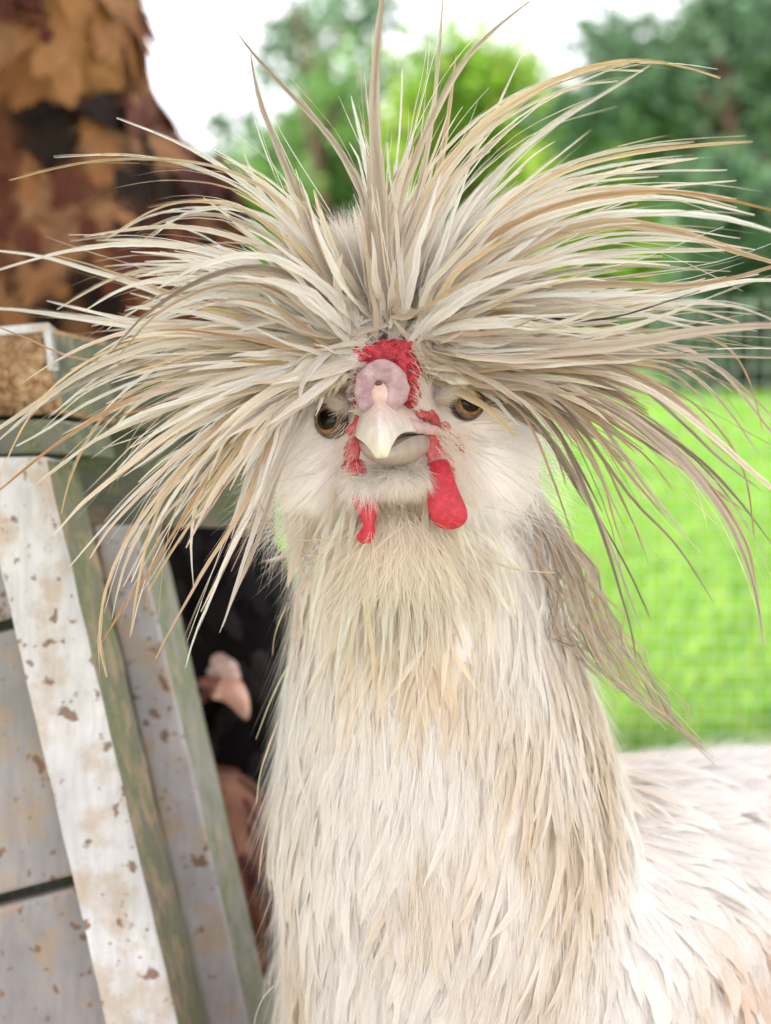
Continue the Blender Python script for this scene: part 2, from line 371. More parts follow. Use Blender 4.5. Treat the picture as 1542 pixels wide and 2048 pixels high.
def slab(name, corners, mats, back, parent, nseg=26, wob=0.0004, bev=0.0016):
    """board: front quad corners [(px,py,d)]*4 in order TL,TR,BR,BL and a push-back vector (dx,dy,dd metres); mats = [front, sides]"""
    c = [np.asarray(P(*k)) for k in corners]; off = back[0] * RX + back[1] * UP + back[2] * FW
    bm = bmesh.new(); rows = []
    for i in range(nseg + 1):
        t = i / nseg; l = c[0] * (1 - t) + c[3] * t; r = c[1] * (1 - t) + c[2] * t
        row = []
        for p in (l, r, r + off, l + off):
            nv = Vector(mnoise.noise_vector(Vector(p) * 90)) * wob
            row.append(bm.verts.new(Vector(p) + nv))
        rows.append(row)
    for i in range(nseg):
        for k in range(4):
            f = bm.faces.new((rows[i][k], rows[i][(k + 1) % 4], rows[i + 1][(k + 1) % 4], rows[i + 1][k])); f.material_index = 0 if k == 0 else 1
    f = bm.faces.new(rows[0][::-1]); f.material_index = 1
    f = bm.faces.new(rows[-1]); f.material_index = 1
    bmesh.ops.recalc_face_normals(bm, faces=bm.faces)
    ed = [e for e in bm.edges if len(e.link_faces) == 2 and e.calc_face_angle(0) > .6]
    bmesh.ops.bevel(bm, geom=ed, offset=bev, segments=2, affect='EDGES', profile=.6)
    o = bm_obj(name, bm, mats[0], smooth=False); o.data.materials.append(mats[1])
    set_parent(o, parent); return o
def roof():  # unseen roof, added to block the sun over the hens
    root = empty('added_shade_roof', (-.4, .3, 0)); tag(root, 'unseen board roof added to keep the sun off the hens', 'added shade roof')
    for k in range(10):
        bm = bmesh.new(); y = -.32 + k * .147
        bmesh.ops.create_cube(bm, size=1, matrix=Matrix.Translation((-.42, y, 1.12)) @ Matrix.Diagonal((1.55, .143, .018, 1))); set_parent(bm_obj('shade_roof_board', bm, M_GREYP, smooth=False), root)
    for x, y in ((-1.15, -.3), (.33, -.3), (-1.15, .98)):
        bm = bmesh.new(); bmesh.ops.create_cube(bm, size=1, matrix=Matrix.Translation((x, y, .555)) @ Matrix.Diagonal((.05, .05, 1.11, 1))); set_parent(bm_obj('post', bm, M_GREYP, smooth=False), root)
roof()
coop = empty('chicken_coop', (-0.12, 0.6, 0)); tag(coop, 'white painted stained wooden coop front with mossy edges left of the hens', 'chicken coop')
def xr(y): return 85 + (y - 900) * .2343
def xl(y): return -56 + (y - 900) * .2326
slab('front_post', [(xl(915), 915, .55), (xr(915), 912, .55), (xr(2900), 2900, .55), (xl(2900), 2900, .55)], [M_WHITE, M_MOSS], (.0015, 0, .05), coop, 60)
def bl(y): return 188 + (y - 1060) * .226
def br(y): return 272 + (y - 1060) * .2285
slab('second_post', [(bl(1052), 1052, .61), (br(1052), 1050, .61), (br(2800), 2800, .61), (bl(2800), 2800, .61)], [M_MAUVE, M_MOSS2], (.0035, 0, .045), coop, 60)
for y0, y1 in ((985, 1222), (1243, 1768), (1792, 2300), (2322, 2830)):
    def j(x, y): return y + 22 - (x) * .26
    a = [(-420, j(-420, y0)), (xr(y0) - 55, j(xr(y0) - 55, y0)), (xr(y1) - 55, j(xr(y1) - 55, y1)), (-420, j(-420, y1))]
    slab('wall_board', [(x, y, .572) for x, y in a], [M_GREYP, M_GREYP], (0, 0, .012), coop, 14, bev=.002)
slab('backing_board', [(-420, 1000, .59), (xr(1000) + 6, 960, .59), (xr(2900) - 20, 2900, .59), (-420, 2900, .59)], [M_DARKW, M_DARKW], (0, 0, .006), coop, 10)
# sawn beam end, side of the beam, ledge, wide rail
slab('sawn_beam', [(-200, 672, .565), (92, 652, .565), (118, 826, .565), (-200, 838, .565)], [eb.m, M_DARKW], (.012, 0, .055), coop, 18, .0022, .002)
slab('paint_rim', [(-200, 666, .5635), (96, 644, .5635), (98, 660, .5635), (-200, 684, .5635)], [M_WHITE, M_GREYP], (.0, 0, .02), coop, 5, .0016, .001)
slab('paint_rim', [(84, 660, .5635), (97, 658, .5635), (108, 738, .5635), (97, 740, .5635)], [M_WHITE, M_GREYP], (.0, 0, .02), coop, 10, .0012, .0008)
slab('cross_beam', [(60, 664, .625), (600, 716, .66), (600, 868, .66), (60, 856, .625)], [M_DARKW, M_DARKW], (0, 0, .03), coop, 12, .0008)
slab('ledge_board', [(-200, 846, .556), (112, 838, .556), (128, 908, .556), (-200, 916, .556)], [M_OLIVE, M_DARKW], (.01, 0, .05), coop, 10)
slab('wide_rail', [(84, 846, .655), (545, 850, .655), (548, 1058, .655), (84, 1052, .655)], [M_OLIVE, M_DARKW], (0, 0, .02), coop, 14, .0008)
slab('gap_shade_panel', [(100, 1000, 1.05), (545, 1000, 1.05), (620, 2500, 1.05), (100, 2500, 1.05)], [M_GAPSHADE, M_GAPSHADE], (0, 0, .01), coop, 4)  # dark sheet added to stand for the shade behind the hens

# ------------------------------------------------------------------ feather building
def catmull(pts, n):
    pts = np.asarray(pts, float); k = len(pts)
    e = np.vstack([2 * pts[0] - pts[1], pts, 2 * pts[-1] - pts[-2]])
    t = np.linspace(0, k - 1 - 1e-6, 60); i = t.astype(int); f = (t - i)[:, None]
    p0, p1, p2, p3 = e[i], e[i + 1], e[i + 2], e[i + 3]
    c = .5 * ((2 * p1) + (-p0 + p2) * f + (2 * p0 - 5 * p1 + 4 * p2 - p3) * f ** 2 + (-p0 + 3 * p1 - 3 * p2 + p3) * f ** 3)
    s = np.concatenate([[0], np.cumsum(np.linalg.norm(np.diff(c, axis=0), axis=1))]); u = np.linspace(0, s[-1], n)
    return np.stack([np.interp(u, s, c[:, j]) for j in range(3)], 1)
class Acc:
    def __init__(s): s.V = []; s.Q = []; s.T = []; s.U = []; s.n = 0
    def add(s, V, Q, T, U):
        s.V.append(V); s.Q.append(Q + s.n); s.T.append(T); s.U.append(U); s.n += len(V)
    def build(s, name, mat, parent=None):
        return mesh_np(name, np.concatenate(s.V), np.concatenate(s.Q), mat, parent, np.concatenate(s.T), np.concatenate(s.U))
def prof_long(s): return np.clip(np.minimum((s / .22) ** .6 * .75 + .25, 1), 0, 1) * np.clip((1 - s), 0, 1) ** .72 * 1.12 + .012
def prof_hackle(s): return np.clip((s / .3), .3, 1) ** .6 * np.clip(1 - s, 0, 1) ** .55 * 1.05 + .01
def strips(acc, A, wd, nrm, col, ids, vv=None):
    """A: (n,K,3) centre lines -> tapered thin ribbons"""
    n, K, _ = A.shape; T = np.gradient(A, axis=1); S = norm(np.cross(T, nrm[:, None, :] if nrm.ndim == 2 else nrm))
    tp = np.linspace(0, 1, K); ww = (np.clip(1 - tp, 0, 1) ** .6 * .92 + .08)[None, :, None] * (wd[:, None, None] / 2)
    V = np.stack([A - S * ww, A + S * ww], 2).reshape(-1, 3)
    b = (np.arange(n)[:, None] * K * 2 + np.arange(K - 1)[None] * 2).reshape(-1, 1); Q = b + np.array([0, 1, 3, 2])
    C = np.repeat(col, K * 2, 0) if col.ndim == 2 else np.repeat(col.reshape(-1, 3), 2, 0)
    U = np.zeros((n, K, 2, 3)); U[:, :, 0, 0] = -.08; U[:, :, 1, 0] = .08; U[..., 1] = (tp if vv is None else vv)[None, :, None]; U[..., 2] = ids[:, None, None]
    acc.add(V, Q, C, U.reshape(-1, 3))
def feather(acc, pts, W, nrm, c_root, c_tip, M=14, nb=30, cols=5, prof=prof_long, fold=.35, blade=.72, bw=.0002, twist=0.0, splay=1.0, spread=(.25, .5)):
    L = catmull(pts, M); s = np.linspace(0, 1, M); T = norm(np.gradient(L, axis=0))
    S = norm(np.cross(T, nrm)); Nn = norm(np.cross(S, T))
    a = (twist * (s - .3))[:, None]; S2 = S * np.cos(a) + Nn * np.sin(a); N2 = norm(np.cross(S2, T)); 
    N2 = np.where((N2 @ nrm)[:, None] < 0, -N2, N2)
    w = prof(s) * W * .5; fid = rng.random() * 100
    u = np.linspace(-1, 1, cols); edge = 1 + rng.normal(0, .10, (M, 2))
    eu = np.where(u[None] < 0, u[None] * edge[:, :1], u[None] * edge[:, 1:])
    V = L[:, None] + S2[:, None] * (eu * (w * blade)[:, None])[..., None] - N2[:, None] * (np.abs(u)[None] * (w * fold)[:, None])[..., None]
    idx = np.arange(M * cols).reshape(M, cols); Q = np.stack([idx[:-1, :-1], idx[:-1, 1:], idx[1:, 1:], idx[1:, :-1]], -1).reshape(-1, 4)
    cc = c_root[None] * (1 - s[:, None]) + c_tip[None] * s[:, None]
    shaft = 1 - (.20 if cols > 3 else .06) * (np.abs(u) < .1)
    C = (cc[:, None] * shaft[None, :, None]).reshape(-1, 3)
    U = np.stack([np.broadcast_to(u[None], (M, cols)), np.broadcast_to(s[:, None], (M, cols)), np.full((M, cols), fid)], -1).reshape(-1, 3)
    acc.add(V.reshape(-1, 3), Q, C, U)
    if nb:
        s0 = np.sort(rng.random(nb)) * .9; ln = rng.uniform(spread[0], spread[1], nb); sd = rng.choice([-1, 1], nb)
        K = 5; q = np.linspace(0, 1, K)[None]; ss = np.minimum(s0[:, None] + ln[:, None] * q, 1.0 + .04 * q)
        i = np.clip(ss * (M - 1), 0, M - 1.001); i0 = i.astype(int); f = (i - i0)[..., None]
        def at(A): return A[i0] * (1 - f) + A[np.minimum(i0 + 1, M - 1)] * f
        ue = rng.uniform(.15, 1.12, nb) * splay; uu = (ue[:, None] * (q ** .75)) * sd[:, None]
        # straggling barbs
        st = rng.random(nb) < .16; uu = np.where(st[:, None], uu * (1 + .9 * q ** 2), uu)
        ww = np.interp(ss.ravel(), s, w).reshape(ss.shape) + W * .02
        A = at(L) + at(S2) * (uu * ww)[..., None] + at(N2) * (-(np.abs(uu) * ww * fold) + rng.uniform(.0001, .0007, (nb, 1)) * (0.3 + q))[..., None]
        dirn = norm(np.repeat(nrm[None], nb, 0) + rng.normal(0, .45, (nb, 3)))
        col = (cc[np.clip((s0 * (M - 1)).astype(int), 0, M - 1)]) * rng.uniform(.84, 1.12, (nb, 1))
        strips(acc, A, bw * rng.uniform(.6, 1.5, nb) , dirn, np.clip(col, 0, .95), rng.random(nb) * 100)

TONE = {'w': ((.955, .925, .91), (.93, .885, .84)), 'c': ((.93, .87, .81), (.85, .755, .64)), 't': ((.75, .63, .51), (.56, .42, .28)),
        'g': ((.73, .655, .59), (.59, .505, .43)), 'o': ((.76, .62, .46), (.62, .34, .13)), 'y': ((.87, .77, .65), (.80, .63, .36)), 'd': ((.46, .39, .33), (.33, .27, .21)), 'b': ((.10, .07, .05), (.16, .11, .08))}  # g: grey-brown with shade mixed into the feather colour

# ------------------------------------------------------------------ the white crested hen
hen = empty('white_crested_hen', tuple(P(900, 2000, .55) * np.array([1, 1, 0])))
tag(hen, 'cream white hen with wild spiky crest, fluffy cheeks and red wattles staring at the camera', 'hen')
bm = bmesh.new()
ell(bm, P(794, 790, .486), (.0240, .026, .0235)); ell(bm, P(655, 850, .4755), (.0115, .0095, .0115)); ell(bm, P(948, 815, .4765), (.0125, .0095, .0115)); ell(bm, P(600, 868, .4820), (.0085, .009, .0095)); ell(bm, P(1000, 838, .4850), (.0100, .010, .0100))
ell(bm, P(778, 830, .468), (.012, .014, .012))
ell(bm, P(795, 700, .484), (.0175, .019, .017))
lathe_chain(bm, P(800, 880, .49), P(850, 1180, .502), .024, .0385)
lathe_chain(bm, P(852, 1180, .502), P(892, 1600, .518), .0385, .0550)
lathe_chain(bm, P(892, 1600, .518), P(965, 2150, .53), .0550, .062)
ell(bm, P(630, 965, .480), (.0130, .014, .0150)); ell(bm, P(975, 955, .482), (.0160, .016, .0165)); ell(bm, P(612, 910, .480), (.0095, .012, .011)); ell(bm, P(1020, 900, .484), (.0110, .012, .012))
lathe_chain(bm, P(1000, 1970, .55), P(1700, 2025, .70), .075, .118)
lathe_chain(bm, P(1700, 2025, .70), P(2350, 1970, .86), .118, .05)
body_me = remesh(bm, .0016, 18, 'body')
body = mesh_obj('body', body_me, M_WSKIN, hen)
# legs out of frame
bm = bmesh.new()
for sx, sy in ((1150, .60), (1450, .66)):
    t = np.asarray(P(sx, 2350, sy)); t2 = np.array([t[0], t[1], 0.012])
    tube(bm, [t + [0, 0, .03], t * .5 + t2 * .5 + [0, .008, 0], t2], [.016, .006, .0055], 10)
    for a in (-2.2, -1.57, -.95, 1.57):
        e = t2 + np.array([math.cos(a), math.sin(a), 0]) * (.04 if a < 0 else .018); tube(bm, [t2, (t2 + e) / 2, e - [0, 0, .008]], [.005, .004, .0022], 8)
lg = MB('slate_leg_scale'); lg.p.inputs['Base Color'].default_value = (.16, .17, .19, 1)
o = bm_obj('legs', bm, lg.m); set_parent(o, hen)

# surface samples of the skin
me = body_me; nv = len(me.vertices); co = np.empty(nv * 3); me.vertices.foreach_get('co', co); co = co.reshape(-1, 3)
vn = np.empty(nv * 3); me.vertices.foreach_get('normal', vn); vn = vn.reshape(-1, 3)
me.calc_loop_triangles(); tr = np.empty(len(me.loop_triangles) * 3, np.int32); me.loop_triangles.foreach_get('vertices', tr); tr = tr.reshape(-1, 3)
area = np.linalg.norm(np.cross(co[tr[:, 1]] - co[tr[:, 0]], co[tr[:, 2]] - co[tr[:, 0]]), axis=1); area /= area.sum()
def sample(n):
    t = rng.choice(len(tr), n, p=area); r1 = np.sqrt(rng.random((n, 1))); r2 = rng.random((n, 1))
    wgt = np.concatenate([1 - r1, r1 * (1 - r2), r1 * r2], 1)[..., None]
    return (co[tr[t]] * wgt).sum(1), norm((vn[tr[t]] * wgt).sum(1))
def nz3(p, sc_, seed=0):
    return np.array([mnoise.noise(Vector(q) * sc_ + Vector((seed, seed * 1.7, 0))) for q in p])

# --- neck and body plumage
p, n = sample(21000); px, py, dd = PX(p)
view = norm(CAM - p); keep = ((n * view).sum(1) > -.45) & (px < 1850) & (py > 1010) & (py < 2350)
p, n, px, py = p[keep], n[keep], px[keep], py[keep]
def smooth(a, b, x): t = np.clip((x - a) / (b - a), 0, 1); return t * t * (3 - 2 * t)
bodyw = smooth(1180, 1330, px + (py - 1500) * .12) * smooth(1400, 1500, py)
flow2x = -.10 - .30 * smooth(1500, 2000, py) * smooth(700, 1250, px) + .10 * smooth(1000, 1200, px) * (1 - smooth(1300, 1700, py)) - .12 * (1 - smooth(560, 760, px))
flow2x = flow2x * (1 - bodyw) + bodyw * (1.3 - 1.5 * smooth(1600, 1950, py)); flow2y = np.ones_like(flow2x)
fd = flow2x[:, None] * RX - flow2y[:, None] * UP + bodyw[:, None] * .7 * FW * (1 - smooth(1600, 1950, py))[:, None]
wob = nz3(p, 55, 3); wob2 = nz3(p, 22, 9)
fd = fd + RX * (wob * .24 + rng.normal(0, .035, len(p)))[:, None]
fd = norm(fd - n * (fd * n).sum(1, keepdims=True))
warm = np.clip(.13 + 1.2 * nz3(p, 45, 20) + .5 * nz3(p, 20, 40) + .35 * smooth(950, 1100, px) * (1 - smooth(1230, 1300, px)) * smooth(1150, 1300, py) * (1 - smooth(1750, 1950, py)) - .35 * smooth(1330, 1420, py) * smooth(640, 720, px) * (1 - smooth(880, 980, px)) - .75 * bodyw, 0, 1)
peach = smooth(1300, 1400, px) * smooth(1780, 1850, py) * (1 - smooth(1980, 2040, py)) * .8
beardm = (1 - smooth(70, 150, np.abs(px - 810))) * (1 - smooth(1300, 1400, py))
WHT = np.array([.965, .945, .935]); TAN = np.array([.82, .71, .58]); PEA = np.array([.80, .60, .44]); CRM = np.array([.91, .82, .69])
acc = Acc(); order = np.argsort(-py)
for k, i in enumerate(order):
    big = bodyw[i]
    Ln = rng.uniform(.022, .043) * (1 - .3 * big) * (.7 if py[i] < 1150 else 1); W = rng.uniform(.0026, .0066) * (1 + .8 * big) * (1 + .6 * float(smooth(1430, 1650, py[i])))
    c = WHT * (1 - warm[i] * rng.uniform(.4, 1)) + TAN * 0; c = WHT + (TAN - WHT) * warm[i] * rng.uniform(.55, 1.0); c = c + (PEA - c) * peach[i] * rng.random(); c = c + (CRM - c) * beardm[i] * rng.uniform(.4, 1)
    lift = rng.uniform(.0, .05); d = fd[i]; nn = n[i]; g = -UP * .25
    j = np.cross(nn, d) * rng.normal(0, .10)
    q = [p[i] + nn * .0006, p[i] + nn * (.0022 + lift * .008) + (d + j * .3) * Ln * .4, p[i] + nn * (.0028 + lift * .014) + (d + j) * Ln * .75 , p[i] + nn * (.0002 + lift * .022) + (d + j * 1.3) * Ln]
    feather(acc, q, W, nn, c * rng.uniform(.97, 1.03), c * np.array([.99, .98, .96]), M=7, nb=20, cols=3, prof=prof_hackle, fold=.10, blade=.72, bw=.00015, twist=rng.normal(0, .2), spread=(.2, .45))
pl = acc.build('neck_plumage', M_PLUME); set_parent(pl, hen); pl['kind'] = 'stuff'

# --- fine strands: silhouette wisps and soft streaks over the neck
def strand_field(name, p, n, d, Lr, wr, liftf, colf, mat, curl=.25, K=6, grav=0.0):
    m = len(p); L = rng.uniform(*Lr, m)[:, None, None]; t = np.linspace(0, 1, K)[None, :, None]
    side = norm(np.cross(n, d)); c1 = rng.normal(0, curl, (m, 1, 1)); lf = liftf if np.ndim(liftf) else np.full(m, liftf)
    A = p[:, None] + d[:, None] * L * t + n[:, None] * (L * (lf[:, None, None] * t + .02)) + side[:, None] * (c1 * L * t ** 2) - UP * (grav * L * t ** 2)
    a = Acc(); dirn = norm(n + rng.normal(0, .35, (m, 3))); strips(a, A, rng.uniform(*wr, m), dirn, colf, rng.random(m) * 100)
    o = a.build(name, mat); set_parent(o, hen); o['kind'] = 'stuff'; return o
k = rng.choice(len(p), 34000, replace=True); col = np.clip((WHT + (TAN - WHT) * (warm[k] * rng.uniform(.3, 1.3, len(k)))[:, None]) * rng.uniform(.84, 1.06, (len(k), 1)), 0, .95)
strand_field('neck_wisps', p[k] + n[k] * .003, n[k], norm(fd[k] + rng.normal(0, .10, (len(k), 3))), (.014, .036), (.00008, .00020), rng.uniform(.02, .12, len(k)), col, M_PLUME, .12)

# --- cheek muffs, face down, chin tuft
def fluff(name, m, sel, dirf, Lr, liftr, colf, curl=.2, wr=(.00010, .00020), grav=.15):
    q, qn = sample(m); x, y, dpt = PX(q); vw = (qn * norm(CAM - q)).sum(1)
    kk = sel(x, y, vw); q, qn, x, y = q[kk], qn[kk], x[kk], y[kk]
    d = dirf(x, y, q, qn); d = norm(d - qn * (d * qn).sum(1, keepdims=True) + 1e-6)
    cl = nz3(q, 130, 4); d = norm(d + np.cross(qn, d) * (cl * .9 + rng.normal(0, .18, len(q)))[:, None])
    return strand_field(name, q, qn, d, Lr, wr, rng.uniform(*liftr, len(q)), np.clip(colf(x, y, len(q)), 0, .98), M_FLUFF, curl, 6, grav)
def radial(cx, cy, g=.0):
    def f(x, y, q, qn):
        a = np.stack([x - cx, y - cy], 1); a /= np.linalg.norm(a, axis=1, keepdims=True) + 1e-6
        return a[:, :1] * RX - (a[:, 1:] + g) * UP
    return f
PINKW = np.array([.975, .95, .95])
def muffcol(x, y, m): return PINKW * np.where(rng.random((m, 1)) < .12, rng.uniform(.55, .8, (m, 1)), rng.uniform(.88, 1.02, (m, 1)))
fluff('cheek_muff', 170000, lambda x, y, v: (v > -.6) & (x < 715 - np.clip(y - 930, 0, 200) * .1) & (x > 480) & (y > 845) & (y < 1110), radial(760, 880, .35), (.012, .028), (.03, .36), muffcol)
fluff('cheek_muff', 150000, lambda x, y, v: (v > -.6) & (x > 905) & (x < 1160) & (y > 825) & (y < 1100) , radial(850, 860, .22), (.013, .030), (.03, .34), muffcol)
fluff('face_down', 110000, lambda x, y, v: (v > -.3) & (y > 700) & (y < 1000) & (x > 560) & (x < 1070) & ~((x > 700) & (x < 850) & (y > 640)) & ~(((x - 665) / 30) ** 2 + ((y - 843) / 36) ** 2 < 1) & ~(((x - 934) / 32) ** 2 + ((y - 805) / 32) ** 2 < 1) & ~((x > 840) & (x < 915) & (y > 830)) & ~((x < 730) & (x > 685) & (y > 840)),
      radial(775, 800, .1), (.004, .008), (.05, .35), lambda x, y, m: np.array([.96, .91, .88]) * rng.uniform(.85, 1.05, (m, 1)))
fluff('forehead_down', 60000, lambda x, y, v: (v > -.1) & (y > 560) & (y < 702) & (x > 660) & (x < 880), radial(770, 760, -.2), (.006, .013), (.25, .7), lambda x, y, m: np.array([.93, .85, .83]) * rng.uniform(.85, 1.05, (m, 1)), .3)
def tuft(name, m, c, r, dirv, Lr, col, spreadn=.35, wr=(.0001, .0002), grav=.3, lift=.2):
    u = norm(rng.normal(size=(m, 3))); u = np.where(((u @ FW) > .2)[:, None], -u, u); q = np.asarray(c) + (u[:, :1] * RX * r[0] + u[:, 1:2] * UP * r[1] + (u @ FW)[:, None] * FW * r[2])
    d = norm(np.asarray(dirv)[None] + u * .5 + rng.normal(0, spreadn, (m, 3)))
    return strand_field(name, q, u, d, Lr, wr, np.full(m, lift), np.clip(np.array(col) * rng.uniform(.9, 1.05, (m, 1)), 0, .97), M_FLUFF, .25, 6, grav)
tuft('chin_tuft', 7000, P(796, 936, .4568), (.0078, .0030, .005), -UP * .8 - FW * .45, (.003, .007), (.975, .93, .89))
tuft('chin_tuft', 1500, P(735, 945, .456), (.003, .003, .003), -UP * .5 - FW * .5 - RX * .3, (.004, .009), (.97, .96, .94))
tuft('beard', 3000, P(800, 1010, .463), (.0120, .008, .005), -UP * 1.0 - FW * .1, (.008, .032), (.96, .90, .81), .22, (.00012, .00026), .1, .08)
# hanging beard locks
acc = Acc()
for k in range(190):
    x = rng.normal(795, 66); y = rng.uniform(975, 1150); L = rng.uniform(80, 240); tx = x + (x - 790) * .35 + rng.normal(0, 16); dz = rng.uniform(.456, .466)
    c = np.array([.94, .87, .77]) * rng.uniform(.86, 1.04)
    feather(acc, [P(x, y, dz + .004), P(x * .6 + tx * .4, y + L * .4, dz), P(x * .2 + tx * .8, y + L * .75, dz - .001), P(tx, y + L, dz + .001)], rng.uniform(.0016, .0036), -FW + .3 * UP, np.clip(c, 0, .85), np.clip(c * 1.03, 0, .85), M=8, nb=18, cols=3, prof=prof_hackle, fold=.2, blade=.7, bw=.0002, twist=rng.normal(0, .6))
for pts, wpx in (([(700, 1088), (675, 1080), (640, 1080), (585, 1083)], 5), ([(700, 1100), (660, 1106), (620, 1112), (596, 1106)], 6), ([(935, 1080), (965, 1110), (1010, 1133), (1060, 1142), (1112, 1146)], 9), ([(722, 1150), (736, 1240), (748, 1320), (747, 1388)], 17), ([(600, 1290), (560, 1360), (530, 1430), (512, 1478)], 5),
                 ([(556, 1440), (535, 1500), (520, 1550), (513, 1606)], 6), ([(545, 1610), (532, 1660), (524, 1700), (517, 1762)], 5), ([(562, 1960), (530, 1990), (512, 2030), (505, 2080)], 3), ([(575, 1205), (556, 1250), (548, 1280), (545, 1310)], 4)):
    y0 = pts[0][1]; dz = .458 if y0 < 1150 else (.452 if y0 < 1290 and pts[0][0] > 700 else .497)
    feather(acc, [P(a, b, dz) for a, b in pts], wpx / F * dz, -FW + .2 * UP, np.array([.78, .72, .58]), np.array([.74, .64, .42]), M=12, nb=14, cols=3, bw=.00016)
m = 16000; a_ = rng.normal(0, .8, m); q = P(772 + 62 * np.sin(a_), 655 - 26 * np.cos(a_) + rng.normal(0, 8, m), .4655 + rng.uniform(0, .012, m))
d = norm(np.sin(a_)[:, None] * RX * 1.1 + np.cos(a_)[:, None] * UP + rng.normal(0, .14, (m, 3)) - FW * .12)
strand_field('crest_down', q, np.repeat(-FW[None], m, 0), d, (.008, .034), (.00010, .00022), .02, np.clip(np.array([.94, .89, .86]) * rng.uniform(.9, 1.05, (m, 1)), 0, .96), M_FLUFF, .18)
bl_ = acc.build('beard_locks', M_PLUME); set_parent(bl_, hen); bl_['kind'] = 'stuff'

